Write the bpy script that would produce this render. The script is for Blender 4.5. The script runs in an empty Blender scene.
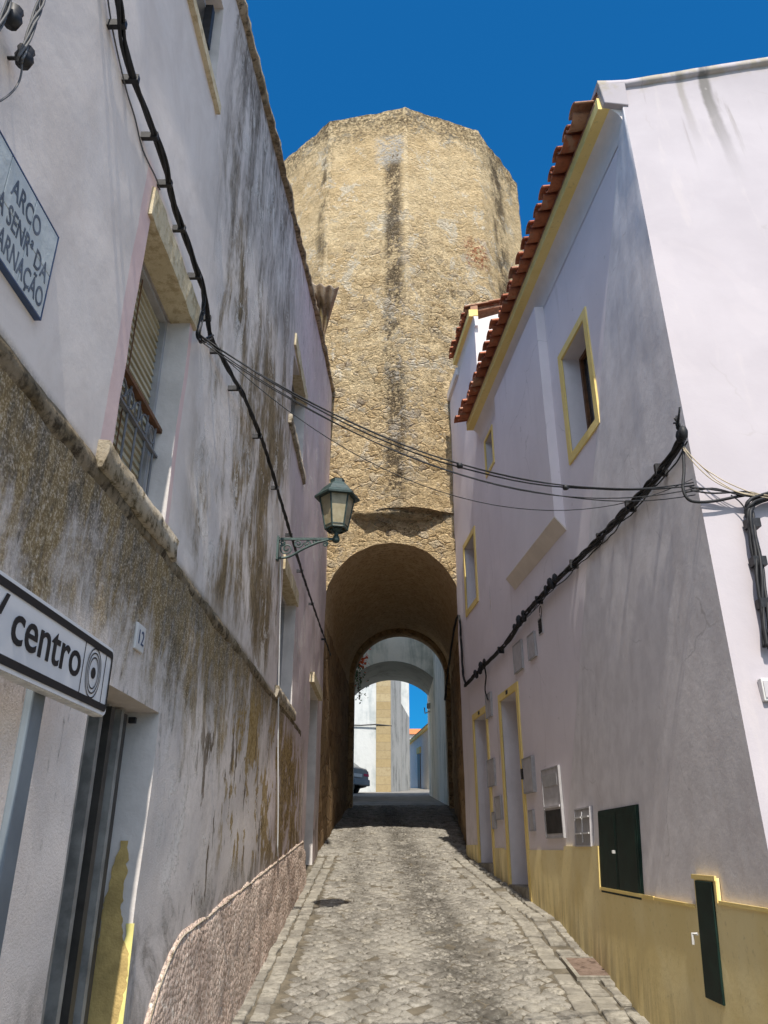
import bpy, math, random
from mathutils import Vector, Matrix, noise
random.seed(7)
C = bpy.context.scene.collection
R = math.radians
H = 1.8                      # eye height of the photographer, metres
PITCH = R(23.6); FPX = 770.0
CP, SP = math.cos(PITCH), math.sin(PITCH)

# ------------------------------------------------------------------ survey: sight lines to real planes
def sight(px, py):
    u = (px-384)/FPX; v = (512-py)/FPX
    f = CP - v*SP
    return u/f, (SP + v*CP)/f
def far(px, py, d):
    a, b = sight(px, py); return Vector((a*d, d, H+b*d))
def XL(d, z=0): return -1.064 + .014*d if d < 5 else -1.009 + .003*d     # the old wall bends a little
def XR(d, z=0): return 2.51 - .105*d
def onL(px, py, off=0):
    a, b = sight(px, py); d = (1.064-off)/(.014-a)
    if d > 5: d = (1.009-off)/(.003-a)
    return d, H+b*d
def onR(px, py, off=0):
    a, b = sight(px, py); d = (2.51-off)/(a+.105); return d, H+b*d
def PL(d, z, off=0): return Vector((XL(d)+off, d, z))
def PR(d, z, off=0): return Vector((XR(d)-off, d, z))
GK = [(-60,-5),(-6,-.6),(0,.05),(5.7,.835),(12,1.66),(18.8,2.68),(28,3.5),(40,4.5),(70,6.5),(200,12)]
def gz(y):
    for (a, za), (b, zb) in zip(GK, GK[1:]):
        if y <= b: return za+(zb-za)*(y-a)/(b-a)
    return GK[-1][1]

# ------------------------------------------------------------------ mesh builder
class MB:
    def __init__(s): s.v = []; s.f = []
    def add(s, vs, fs):
        o = len(s.v); s.v += [Vector(p) for p in vs]; s.f += [[i+o for i in f] for f in fs]; return s
    def hexa(s, p):          # 8 points: bottom 0-3, top 4-7
        return s.add(p, [(3,2,1,0),(4,5,6,7),(0,1,5,4),(1,2,6,5),(2,3,7,6),(3,0,4,7)])
    def box(s, c, d, rot=None):
        x, y, z = d[0]/2, d[1]/2, d[2]/2
        p = [Vector(q) for q in ((-x,-y,-z),(x,-y,-z),(x,y,-z),(-x,y,-z),(-x,-y,z),(x,-y,z),(x,y,z),(-x,y,z))]
        if rot: p = [rot @ q for q in p]
        return s.hexa([q+Vector(c) for q in p])
    def span(s, a, b): return s.box([(a[i]+b[i])/2 for i in range(3)], [abs(a[i]-b[i]) for i in range(3)])
    def wbox(s, P, d0, d1, z0, z1, o0, o1):       # slab on a wall plane, between two distances off it
        return s.hexa([P(d0,z0,o0),P(d1,z0,o0),P(d1,z0,o1),P(d0,z0,o1),P(d0,z1,o0),P(d1,z1,o0),P(d1,z1,o1),P(d0,z1,o1)])
    def prism(s, poly, vec):
        n = len(poly); poly = [Vector(p) for p in poly]; vec = Vector(vec)
        return s.add(poly+[p+vec for p in poly], [list(range(n))[::-1], list(range(n,2*n))]+[[i,(i+1)%n,n+(i+1)%n,n+i] for i in range(n)])
    def tube(s, pts, r, n=6):
        pts = [Vector(p) for p in pts]; rs = r if isinstance(r, list) else [r]*len(pts)
        up = None; o = len(s.v); m = len(pts)
        for i, p in enumerate(pts):
            t = (pts[min(i+1,m-1)]-pts[max(i-1,0)])
            t = t.normalized() if t.length > 1e-9 else Vector((0,0,1))
            if up is None: up = t.orthogonal().normalized()
            else:
                up = up - t*up.dot(t); up = up.normalized() if up.length > 1e-6 else t.orthogonal().normalized()
            w = t.cross(up)
            for k in range(n):
                a = 2*math.pi*k/n; s.v.append(p+(up*math.cos(a)+w*math.sin(a))*rs[i])
        for i in range(m-1):
            for k in range(n):
                s.f.append([o+i*n+k, o+i*n+(k+1)%n, o+(i+1)*n+(k+1)%n, o+(i+1)*n+k])
        s.f.append([o+k for k in range(n)][::-1]); s.f.append([o+(m-1)*n+k for k in range(n)]); return s
    def lathe(s, prof, c, n=16, phase=0):
        o = len(s.v); c = Vector(c)
        for r, z in prof:
            for k in range(n):
                a = 2*math.pi*k/n+phase; s.v.append(c+Vector((r*math.cos(a), r*math.sin(a), z)))
        for i in range(len(prof)-1):
            for k in range(n):
                s.f.append([o+i*n+k, o+i*n+(k+1)%n, o+(i+1)*n+(k+1)%n, o+(i+1)*n+k])
        s.f.append([o+k for k in range(n)][::-1]); s.f.append([o+(len(prof)-1)*n+k for k in range(n)]); return s
    def grid(s, rows):       # rows of equal-length vertex lists
        o = len(s.v); w = len(rows[0])
        for r in rows: s.v += [Vector(p) for p in r]
        for j in range(len(rows)-1):
            for i in range(w-1):
                s.f.append([o+j*w+i, o+j*w+i+1, o+(j+1)*w+i+1, o+(j+1)*w+i])
        return s
    def build(s, name, mat, parent=None, smooth=False, bevel=0, solid=0):
        me = bpy.data.meshes.new(name); me.from_pydata([tuple(p) for p in s.v], [], s.f)
        me.materials.append(mat.m if hasattr(mat, 'm') else mat)
        if smooth: me.polygons.foreach_set('use_smooth', [True]*len(me.polygons))
        me.update()
        o = bpy.data.objects.new(name, me); C.objects.link(o)
        if parent is not None:
            o.parent = parent
            if parent.type == 'EMPTY': o.matrix_parent_inverse = Matrix.Translation(-parent.location)
        if solid:
            m = o.modifiers.new('solid','SOLIDIFY'); m.thickness = solid; m.offset = 0
        if bevel:
            m = o.modifiers.new('bevel','BEVEL'); m.width = bevel; m.segments = 2; m.limit_method = 'ANGLE'; m.angle_limit = R(35)
        return o
def thing(name, label, cat, loc, group=None):
    o = bpy.data.objects.new(name, None); o.location = loc; o.empty_display_size = .2; C.objects.link(o)
    o['label'] = label; o['category'] = cat
    if group: o['group'] = group
    return o
def tag(o, label, cat, group=None):
    o['label'] = label; o['category'] = cat
    if group: o['group'] = group
    return o
def struct(o): o['kind'] = 'structure'; return o
def fr(p, sc=1.0, oct=4): return noise.fractal(Vector(p)*sc, 1.0, 2.0, oct)
def lines(a, b, step, extra=()):
    n = max(1, round((b-a)/step)); L = [a+(b-a)*i/n for i in range(n+1)]
    ex = sorted(set(round(e, 4) for e in extra if a < e < b))
    L = [q for q in L if q in (a, b) or all(abs(q-e) > step*.35 for e in ex)]
    return sorted(set(L+ex))
def grid_wall(P, us, zs, holes=(), amp=.006, seed=0, zmap=None, fine=.0025):
    mb = MB(); idx = {}
    def V(i, j):
        if (i, j) not in idx:
            u, z = us[i], zs[j]; zz = zmap(u, z) if zmap else z
            q = Vector((u, seed*7.3, zz))
            off = amp*fr(q, 1.3, 3) + fine*fr(q, 6, 3)
            idx[(i, j)] = len(mb.v); mb.v.append(P(u, zz, off))
        return idx[(i, j)]
    for i in range(len(us)-1):
        for j in range(len(zs)-1):
            cu, cz = (us[i]+us[i+1])/2, (zs[j]+zs[j+1])/2
            if any(a < cu < b and c < cz < d for a, b, c, d, e in holes): continue
            mb.f.append([V(i,j), V(i+1,j), V(i+1,j+1), V(i,j+1)])
    rev = []
    for a, b, c, d, dep in holes:
        ui = [k for k, q in enumerate(us) if a-1e-4 <= q <= b+1e-4]; zi = [k for k, q in enumerate(zs) if c-1e-4 <= q <= d+1e-4]
        loop = [(k, zi[0]) for k in ui]+[(ui[-1], k) for k in zi[1:]]+[(k, zi[-1]) for k in ui[::-1][1:]]+[(ui[0], k) for k in zi[::-1][1:-1]]
        m = MB(); n = len(loop)
        for i, j in loop: m.v.append(mb.v[V(i, j)].copy())
        for i, j in loop: m.v.append(P(us[i], zmap(us[i], zs[j]) if zmap else zs[j], -dep))
        m.f = [[k, (k+1) % n, n+(k+1) % n, n+k] for k in range(n)]
        rev.append(m)
    return mb, rev
def spline(pts, n=8):
    pts = [Vector(p) for p in pts]; P = [2*pts[0]-pts[1]]+pts+[2*pts[-1]-pts[-2]]; out = []
    for i in range(1, len(P)-2):
        for k in range(n):
            t = k/n; a, b, c, d = P[i-1:i+3]
            out.append(.5*((2*b)+(c-a)*t+(2*a-5*b+4*c-d)*t*t+(3*b-a-3*c+d)*t**3))
    return out+[pts[-1]]
def wobble(pts, amp, sc, seed):
    return [p+Vector((fr((p.x+seed, p.y, p.z), sc, 2), fr((p.x, p.y+seed+9, p.z), sc, 2), fr((p.x, p.y, p.z+seed+5), sc, 2)))*amp for p in pts]
def strands(mb, pts, r, spread, k, twist=3.0, seed=0, n=5, wob=.004):
    pts = [Vector(p) for p in pts]; L = 0
    for s in range(k):
        out = []; L = 0; ph = 2*math.pi*s/k+seed
        for i, p in enumerate(pts):
            t = (pts[min(i+1,len(pts)-1)]-pts[max(i-1,0)]).normalized()
            if i: L += (p-pts[i-1]).length
            a = t.cross(Vector((.3,.2,1))).normalized(); b = t.cross(a)
            out.append(p+(a*math.cos(ph+L*twist)+b*math.sin(ph+L*twist))*spread)
        mb.tube(wobble(out, wob, 4, seed+s*3.1), r, n)
    return mb

# ------------------------------------------------------------------ material builder
class M:
    def __init__(s, name, rough=.85, spec=.25, metal=0):
        s.m = bpy.data.materials.new(name); s.m.use_nodes = True; s.t = s.m.node_tree
        s.b = s.t.nodes['Principled BSDF']; s.b.inputs['Roughness'].default_value = rough
        s.b.inputs['Specular IOR Level'].default_value = spec; s.b.inputs['Metallic'].default_value = metal
        g = s.t.nodes.new('ShaderNodeNewGeometry'); s.pos = g.outputs['Position']
        sp = s.t.nodes.new('ShaderNodeSeparateXYZ'); s.t.links.new(s.pos, sp.inputs[0]); s.x, s.y, s.z = sp.outputs
    def put(s, i, v):
        if hasattr(v, 'links') or isinstance(v, bpy.types.NodeSocket): s.t.links.new(v, i)
        else:
            if i.type == 'RGBA' and len(v) == 3: v = (*v, 1)
            i.default_value = v
    def math(s, op, a, b=0., c=0., clamp=False):
        n = s.t.nodes.new('ShaderNodeMath'); n.operation = op; n.use_clamp = clamp
        for i, v in zip(n.inputs, (a, b, c)): s.put(i, v)
        return n.outputs[0]
    def add(s, a, b): return s.math('ADD', a, b)
    def sub(s, a, b): return s.math('SUBTRACT', a, b)
    def mul(s, a, b): return s.math('MULTIPLY', a, b)
    def mulc(s, a, b): return s.math('MULTIPLY', a, b, clamp=True)
    def mad(s, a, b, c): return s.math('MULTIPLY_ADD', a, b, c)
    def vec(s, x, y, z):
        n = s.t.nodes.new('ShaderNodeCombineXYZ')
        for i, v in zip(n.inputs, (x, y, z)): s.put(i, v)
        return n.outputs[0]
    def sc(s, x, y, z, o=(0,0,0)):
        n = s.t.nodes.new('ShaderNodeMapping'); s.t.links.new(s.pos, n.inputs[0])
        n.inputs['Scale'].default_value = (x, y, z); n.inputs['Location'].default_value = o; return n.outputs[0]
    def noise(s, vec, scale=1., detail=4., rough=.55, dist=0.):
        n = s.t.nodes.new('ShaderNodeTexNoise'); s.put(n.inputs['Vector'], vec)
        for k, v in (('Scale', scale), ('Detail', detail), ('Roughness', rough), ('Distortion', dist)): s.put(n.inputs[k], v)
        return n.outputs[0]
    def ncol(s, vec, scale=1., detail=3.):
        n = s.t.nodes.new('ShaderNodeTexNoise'); s.put(n.inputs['Vector'], vec); n.inputs['Scale'].default_value = scale; n.inputs['Detail'].default_value = detail
        return n.outputs['Color']
    def voro(s, vec, scale=1., feat='F1', rnd=1., dim='3D'):
        n = s.t.nodes.new('ShaderNodeTexVoronoi'); n.voronoi_dimensions = dim; n.feature = feat; s.put(n.inputs['Vector'], vec)
        n.inputs['Scale'].default_value = scale; n.inputs['Randomness'].default_value = rnd; return n
    def rng(s, x, a, b, c=0., d=1., smooth=True):
        n = s.t.nodes.new('ShaderNodeMapRange'); n.interpolation_type = 'SMOOTHSTEP' if smooth else 'LINEAR'
        for i, v in zip(n.inputs, (x, a, b, c, d)): s.put(i, v)
        return n.outputs[0]
    def band(s, x, a, b, c, d): return s.mul(s.rng(x, a, b), s.rng(x, c, d, 1., 0.))
    def mix(s, f, a, b, blend='MIX'):
        n = s.t.nodes.new('ShaderNodeMix'); n.data_type = 'RGBA'; n.blend_type = blend
        s.put(n.inputs['Factor'], f); s.put(n.inputs['A'], None or a) if False else None
        s.put(n.inputs[6], a); s.put(n.inputs[7], b); return n.outputs[2]
    def vadd(s, a, b):
        n = s.t.nodes.new('ShaderNodeVectorMath'); n.operation = 'ADD'; s.put(n.inputs[0], a); s.put(n.inputs[1], b); return n.outputs[0]
    def vscale(s, a, k):
        n = s.t.nodes.new('ShaderNodeVectorMath'); n.operation = 'SCALE'; s.put(n.inputs[0], a); s.put(n.inputs['Scale'], k); return n.outputs[0]
    def color(s, c): s.put(s.b.inputs['Base Color'], c); return s
    def rough(s, r): s.put(s.b.inputs['Roughness'], r); return s
    def bump(s, h, dist, strength=1., nrm=None):
        n = s.t.nodes.new('ShaderNodeBump'); s.put(n.inputs['Height'], h); n.inputs['Distance'].default_value = dist; n.inputs['Strength'].default_value = strength
        if nrm is not None: s.t.links.new(nrm, n.inputs['Normal'])
        s.t.links.new(n.outputs[0], s.b.inputs['Normal']); return n.outputs[0]
def plain(name, col, rough=.7, var=.18, scale=8., bump=0., bscale=60., spec=.25, metal=0):
    m = M(name, rough, spec, metal)
    n = m.noise(m.pos, scale, 6, .6); dk = tuple(c*(1-var) for c in col); lt = tuple(min(1, c*(1+var)) for c in col)
    m.color(m.mix(m.rng(n, .3, .7), dk, lt))
    if bump: m.bump(m.noise(m.pos, bscale, 4), bump)
    return m

# ---- grimy plaster of the left house
def plaster_left():
    m = M('weathered_limewash', .9, .12); y, z = m.y, m.z
    wob = m.mul(m.sub(m.noise(m.sc(1,2,1.2),1,4,.6), .5), .22); yy = m.add(y, wob)
    F0 = m.noise(m.pos, 30, 7, .7)
    S1 = m.noise(m.vec(m.mul(yy,3.4), 3.1, m.mul(z,.75)), 1, 9, .70, .7)
    S2 = m.noise(m.vec(m.mul(yy,10), 8.7, m.mul(z,1.5)), 1, 9, .70, .6)
    S3 = m.noise(m.vec(m.mul(yy,32), 1.7, m.mul(z,4.5)), 1, 7, .66, .4)
    I1 = m.noise(m.pos, 2.6, 8, .66, .6); I2 = m.noise(m.pos, 9, 8, .68, .4)
    S1 = m.add(m.mul(S1,.62), m.mul(I1,.38)); S2 = m.add(m.mul(S2,.62), m.mul(I2,.38)); S3 = m.add(m.mul(S3,.66), m.mul(F0,.34))
    B1 = m.noise(m.vec(m.mul(y,1.15), 5.5, m.mul(z,.75)), 1, 7, .64, .5)
    B2 = m.noise(m.vec(m.mul(y,3.0), 2.2, m.mul(z,2.4)), 1, 9, .68, .6)
    F = m.noise(m.pos, 34, 8, .72); G = m.noise(m.pos, 110, 4, .7)
    base = m.mix(m.rng(B2,.32,.68), (.65,.575,.53), (.75,.675,.63))
    base = m.mix(m.rng(y, 6.2, 8.2), base, m.mix(m.rng(S2,.35,.65), (.60,.495,.495), (.71,.605,.61)))
    base = m.mix(m.mul(m.rng(F,.58,.78), .22), base, (.30,.27,.24))
    old = m.rng(y, 2.9, 4.4)
    a = m.mul(m.rng(m.add(m.mul(S2,.5), m.mul(B1,.5)),.44,.64), old); base = m.mix(m.mul(a,.5), base, m.mix(m.rng(S3,.4,.6), (.27,.22,.175), (.44,.385,.33)))
    base = m.mix(m.mul(m.mul(m.rng(S3,.54,.72), old),.4), base, (.20,.165,.13))
    # brown blotches with runs on the upper wall
    gate = m.mul(m.band(y, 3.45, 3.9, 6.2, 8.2), m.band(z, 2.95, 3.3, 5.4, 7.6))
    q = m.add(m.mul(B1,.75), m.add(m.mul(S2,.45), m.mul(S1,.35)))
    a = m.mul(m.rng(q, .715, .87), gate)
    base = m.mix(m.mul(a,.92), base, m.mix(m.rng(m.add(m.mul(S3,.6), m.mul(F,.4)),.38,.60), (.085,.055,.022), (.285,.20,.095)))
    # black run from the top of the wall
    top = m.sub(m.mad(y, .29, 6.15), z)
    k = m.mul(m.band(y, 3.2, 3.8, 6.0, 7.4), m.rng(top, 3.6, 0.2))
    a = m.mul(m.rng(m.add(m.mul(S1,.8), m.mul(S2,.45)), .52, .74), k)
    base = m.mix(m.mul(a,.93), base, m.mix(m.rng(m.add(m.mul(S3,.6), m.mul(F,.4)),.40,.60), (.055,.045,.035), (.24,.20,.165)))
    a = m.mul(m.mul(m.rng(S3,.50,.66), m.rng(top, 2.2, 0.0)), m.rng(y,5,6.6))
    base = m.mix(m.mul(a,.75), base, (.15,.12,.115))
    a = m.mul(m.rng(S2,.5,.62), m.rng(top,.5,.05)); base = m.mix(m.mul(a,.7), base, (.12,.09,.06))
    a = m.mul(m.rng(m.add(m.mul(B2,.6), m.mul(S2,.45)), .60, .70), m.mul(old, m.rng(z,2.9,3.3))); base = m.mix(m.mul(a,.8), base, (.10,.08,.055))
    # pale limewash flakes
    flake = m.mul(m.rng(m.add(m.mul(B2,.7), m.mul(F,.3)), .555, .575), old); a = flake; base = m.mix(m.mul(a,.75), base, (.75,.69,.64))
    # dirt that washes down below the string course
    low = m.rng(z, 3.12, 3.05)
    fall = m.rng(z, 1.3, 3.0, 0, 1, False)
    fall = m.mul(fall, m.rng(y, 10.5, 5.0, .62, 1.))
    t = m.add(m.mul(S1,.85), m.add(m.mul(S2,.55), m.add(m.mul(B2,.25), m.mul(fall,.62))))
    a = m.mul(m.rng(t, 1.17, 1.40), low)
    GF = m.add(m.mul(G,.65), m.mul(F,.35))
    dirt = m.mix(m.rng(S2,.40,.60), m.mix(m.rng(GF,.42,.60), (.050,.042,.030), (.25,.21,.155)), m.mix(m.rng(GF,.42,.60), (.16,.10,.03), (.38,.285,.14)))
    base = m.mix(m.mul(m.mul(a,.94), m.rng(GF,.66,.52,.35,1.)), base, dirt)
    a = m.mul(m.mul(m.rng(S3,.54,.66), low), m.rng(t, .95, 1.25)); base = m.mix(m.mul(a,.7), base, (.05,.04,.028))
    a = m.mul(m.mul(m.rng(m.add(m.mul(S2,.7),m.mul(S1,.3)),.575,.64), low), m.rng(z, 1.6, 2.3)); base = m.mix(m.mul(a,.7), base, m.mix(m.rng(GF,.4,.6), (.40,.36,.31), (.63,.585,.53)))
    # bare ochre render where the limewash has come off
    p = m.mul(m.band(y, 4.6, 5.4, 9.3, 10.0), m.band(z, 1.55, 1.8, 2.7, 3.05))
    a = m.mul(m.rng(m.add(m.mul(B2,.5), m.add(m.mul(S1,.35), m.mul(B1,.3))), .572, .59), p)
    base = m.mix(m.mul(a,.9), base, m.mix(m.rng(F,.4,.6), (.26,.165,.05), (.45,.32,.14)))
    p = m.mul(m.band(y, 7.3, 7.6, 8.7, 9.2), m.band(z, 1.75, 1.95, 2.75, 3.0))
    a = m.mul(m.rng(m.add(m.mul(B2,.6), m.mul(S2,.4)), .46, .49), p); base = m.mix(m.mul(a,.9), base, m.mix(m.rng(F,.4,.62), (.16,.10,.045), (.47,.33,.14)))
    a = m.mul(m.rng(m.add(m.mul(m.noise(m.vec(m.mul(y,9),4.,m.mul(z,2.4)),1,6,.65),.8), m.mul(B1,.3)),   .60, .615), m.mul(m.band(y,4,4.6,9.5,10.5), m.band(z,1.4,1.6,2.3,2.9)))
    base = m.mix(m.mul(a,.9), base, (.12,.085,.05))
    py = m.add(y, m.mul(m.sub(F,.5),.012)); pk = m.add(m.mul(m.band(py,2.46,2.466,2.62,2.63), m.band(z,3.1,3.12,4.5,4.62)), m.mul(m.band(py,3.25,3.26,3.352,3.358), m.band(z,3.1,3.12,4.33,4.34))); base = m.mix(m.mul(pk,.93), base, m.mix(m.rng(B2,.35,.65), (.66,.47,.445), (.72,.54,.51)))
    # damp foot
    foot = m.sub(z, m.mad(y, .082, 1.06)); a = m.mul(m.rng(foot, .30, .02), m.rng(B2,.42,.62)); base = m.mix(m.mul(a,.6), base, (.13,.10,.075))
    m.color(base)
    rc = m.mul(low, m.rng(y, 4.6, 3.6))
    c = m.noise(m.pos, 22, 6, .66); l = m.noise(m.pos, 5, 4, .5)
    h = m.add(m.mul(G, m.mad(rc, 1.0, .12)), m.add(m.mul(c, m.mad(old,.6,.15)), m.add(m.mul(flake,.45), m.mul(l,1.0))))
    m.bump(h, .0042); return m
def plaster_right(name='lilac_white_plaster', kind=0):
    m = M(name, .88, .18); y, z = m.y, m.z
    B = m.noise(m.pos, 1.3, 6, .6, .3); B2 = m.noise(m.pos, 6, 6, .6); F = m.noise(m.pos, 40, 5, .6)
    if kind == 0: base = m.mix(m.rng(B,.3,.7), (.71,.645,.67), (.765,.70,.725))
    elif kind == 1:      # the rougher battered corner
        base = m.mix(m.rng(B2,.3,.7), (.67,.63,.635), (.78,.74,.745))
        st = m.noise(m.vec(m.mul(y,2.2), m.mul(m.x,2.2), m.mul(z,1.2)), 1, 8, .7, 1.0)
        base = m.mix(m.mul(m.rng(st,.50,.70),.40), base, (.58,.53,.53))
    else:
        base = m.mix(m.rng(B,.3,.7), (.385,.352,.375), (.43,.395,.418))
        S = m.noise(m.vec(m.mul(m.x,7), 2., m.mul(z,.35)), 1, 6, .6, .2)
        t = m.sub(m.mad(m.x, .245, 7.31), z)
        run = m.mul(m.rng(S,.60,.68), m.rng(t, 1.5, .1)); base = m.mix(m.mul(run,.75), base, (.22,.20,.18))
        e = m.mul(m.rng(B2,.45,.6), m.rng(t, .16, .0)); base = m.mix(m.mul(e,.6), base, (.30,.26,.16))
        a = m.mul(m.band(m.add(m.x, m.mul(m.sub(B2,.5),.05)), 2.70,2.735,2.79,2.84), m.rng(m.add(t, m.mul(S,.7)), 1.9, .5)); base = m.mix(m.mul(a,.9), base, (.15,.14,.13))
        a = m.mul(m.band(m.add(m.x, m.mul(m.sub(B2,.5),.05)), 2.50,2.53,2.56,2.60), m.rng(m.add(t, m.mul(S,.7)), 1.4, .5)); base = m.mix(m.mul(a,.6), base, (.22,.20,.17))
    ck = m.voro(m.vadd(m.pos, m.vscale(m.ncol(m.pos,1.7,6),.55)), .75, 'DISTANCE_TO_EDGE').outputs['Distance']
    base = m.mix(m.mul(m.mul(m.rng(ck,.006,.0), m.rng(m.noise(m.pos,1.1,3),.50,.60)),.4), base, (.33,.30,.29))
    pt = m.rng(m.noise(m.pos,.8,3,.5,.8),.55,.57); base = m.mix(m.mul(pt,.07), base, (.56,.50,.50))
    rn = m.mul(m.rng(m.noise(m.vec(m.mul(y,6),m.mul(m.x,6),m.mul(z,.5)),1,7,.65),.58,.72),.30); base = m.mix(rn, base, (.50,.45,.44))
    sp = m.rng(m.noise(m.pos, 14, 2, .5), .73, .76); base = m.mix(m.mul(sp,.35), base, (.42,.39,.38))
    # splash dirt above the pavement
    if kind == 0:
        g = m.sub(z, m.mad(y, .139, .02)); d = m.mul(m.rng(g, .8, .1), m.rng(B2,.4,.65)); base = m.mix(m.mul(d,.35), base, (.40,.37,.34))
    m.color(base)
    h = m.add(m.mul(F,.25), m.add(m.mul(B2, 1.6 if kind == 1 else .6), m.mul(m.noise(m.pos, 17, 5, .65, .6), 1.4 if kind == 1 else .25)))
    m.bump(h, .0011 if kind == 1 else .0020); return m
def stone_tower():
    m = M('old_rubble_masonry', .92, .12); x, y, z = m.x, m.y, m.z
    w = m.vadd(m.pos, m.vscale(m.ncol(m.pos, 1.6, 4), .5)); w2 = m.vadd(m.sc(1,1,1.5), m.vscale(m.ncol(m.pos, 5.0, 5), .20))
    v1 = m.voro(w2, 5.0, 'F1'); e1 = m.voro(w2, 5.0, 'DISTANCE_TO_EDGE').outputs['Distance']
    v2 = m.voro(w2, 13, 'F1'); e2 = m.voro(w2, 13, 'DISTANCE_TO_EDGE').outputs['Distance']
    B = m.noise(w, .55, 7, .64); B2 = m.noise(m.pos, 2.3, 9, .70); F = m.noise(m.pos, 15, 9, .74); F2 = m.noise(m.pos, 52, 6, .72)
    sp = lambda v: (lambda n: (m.t.links.new(v.outputs['Color'], n.inputs[0]), n.outputs)[1])(m.t.nodes.new('ShaderNodeSeparateColor'))
    c1, c2 = sp(v1), sp(v2)
    low = m.rng(z, 14.8, 11.0, .25, 1.)
    exposed = m.mul(m.rng(m.add(m.mul(B2,.65), m.mul(F,.35)), .42, .58), low)
    st = m.mix(c1[0], (.59,.42,.22), (.86,.665,.40)); st = m.mix(m.rng(c1[1],.74,.93), st, (.76,.64,.46)); st = m.mix(m.rng(c1[2],.84,.97), st, (.42,.345,.26))
    st2 = m.mix(c2[0], (.60,.44,.235), (.85,.66,.40))
    mort = m.mix(m.rng(B,.35,.65), (.71,.52,.285), (.86,.68,.42)); mort = m.mix(.4, mort, st2)
    col = m.mix(exposed, mort, st)
    col = m.mix(m.mul(m.mul(m.rng(e1, .06, .0), exposed), m.rng(F,.38,.56)), col, (.13,.08,.035))
    col = m.mix(m.mul(m.mul(m.rng(e2, .09, .0), m.rng(B2,.40,.56)), m.mul(m.rng(F,.44,.60), low)), col, (.17,.105,.05))
    col = m.mix(m.mul(m.rng(F,.54,.68),.6), col, (.34,.22,.105))
    col = m.mix(m.mul(m.rng(F,.62,.72),.7), col, (.12,.075,.035))
    col = m.mix(m.mul(m.rng(B2,.54,.70),.4), col, (.36,.24,.115))
    col = m.mix(m.mul(m.rng(F2,.56,.70),.5), col, (.28,.18,.085)); col = m.mix(m.mul(m.rng(F2,.44,.32),.4), col, (.80,.64,.40))
    wh = m.mul(m.rng(m.add(m.mul(m.noise(m.pos,1.8,8,.70,.6),.75), m.mul(F,.32)), .575, .62), m.rng(z, 7, 9, .45, 1.))
    col = m.mix(m.mul(wh,.85), col, m.mix(m.rng(F,.4,.6), (.60,.51,.37), (.82,.73,.58)))
    n1 = m.noise(m.vec(m.mul(x,3.2), 2., m.mul(z,1.4)), 1, 9, .78)
    xs = m.add(x, m.mad(m.noise(m.vec(1.,2.,m.mul(z,.6)),1,4), .36, -.18))
    mk = m.rng(m.add(m.mul(n1,.6), m.mul(F,.5)), .45, .53)
    pch = m.rng(m.add(m.mul(m.noise(m.vec(m.mul(x,1.6),3.,m.mul(z,1.1)),1,7,.72,.5),.75), m.mul(F,.35)), .505, .565); s1 = m.mul(m.mul(m.mul(m.band(xs, -.05, .10, .27, .45), m.mul(mk, m.rng(F2,.62,.50,.5,1.))), m.mad(pch,.85,.15)), m.band(z, 6.9, 7.6, 15.4, 15.8))
    col = m.mix(m.mul(s1,.93), col, m.mix(m.rng(F2,.4,.6), (.045,.032,.02), (.15,.11,.07)))
    s1 = m.mul(m.mul(m.band(xs, -.10, .1, .45, .7), m.rng(m.add(m.mul(B2,.6),m.mul(F,.4)),.52,.57)), m.band(z, 7.2, 8, 12., 14.)); col = m.mix(m.mul(s1,.7), col, (.52,.46,.38))
    cap = m.mul(m.mul(m.band(xs, -.25,-.05,.35,.55), m.band(z,15.1,15.3,15.9,16.1)), m.rng(F,.44,.5)); col = m.mix(m.mul(cap,.8), col, (.58,.54,.48))
    s2 = m.mul(m.mul(m.band(xs, 2.35, 2.5, 2.66, 2.9), m.rng(n1,.42,.58)), m.rng(z, 9.6, 11.)); col = m.mix(m.mul(s2,.85), col, (.07,.05,.03))
    s3 = m.mul(m.mul(m.band(xs, -1.5,-1.32,-1.22,-1.05), m.rng(n1,.45,.58)), m.rng(z, 11.5, 13.5)); col = m.mix(m.mul(s3,.8), col, (.09,.068,.04))
    s4 = m.mul(m.mul(m.band(x, .6,.8,1.5,1.8), m.rng(m.add(m.mul(n1,.5),m.mul(F,.5)),.49,.60)), m.band(z,8.5,9.5,12.5,13.5)); col = m.mix(m.mul(s4,.6), col, (.16,.115,.065))
    tp = m.mul(m.rng(m.add(z, m.mul(B2,2.0)), 16.6, 17.7), m.rng(F,.40,.58)); col = m.mix(m.mul(tp,.8), col, (.09,.068,.042))
    rd = m.mul(m.mul(m.band(x,1.6,1.75,2.05,2.3), m.band(z,12.7,12.9,13.3,13.7)), m.rng(F,.48,.53)); col = m.mix(m.mul(rd,.85), col, (.36,.12,.05))
    ar = m.rng(m.math('ABSOLUTE', m.sub(m.add(x, m.mul(m.sub(F,.5),.10)), .464)), .055, .03); ar = m.add(ar, m.rng(m.math('ABSOLUTE', m.sub(m.add(x, m.mul(m.sub(F,.5),.10)), -1.20)), .06, .03)); ar = m.mul(m.mulc(ar,1.), m.mul(m.rng(z,10.5,12.5), m.rng(m.add(m.mul(B2,.5),m.mul(F,.5)),.56,.46)))
    col = m.mix(m.mul(ar,.7), col, (.88,.70,.44))
    m.color(col)
    h = m.add(m.mul(m.mul(m.rng(e1, .0, .15), exposed), 1.1), m.add(m.mul(m.mul(m.rng(e2,0,.12), low),.45), m.add(m.mul(F,1.0), m.add(m.mul(B2,1.3), m.mul(F2,.45)))))
    m.bump(h, .085, 1.); return m
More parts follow.
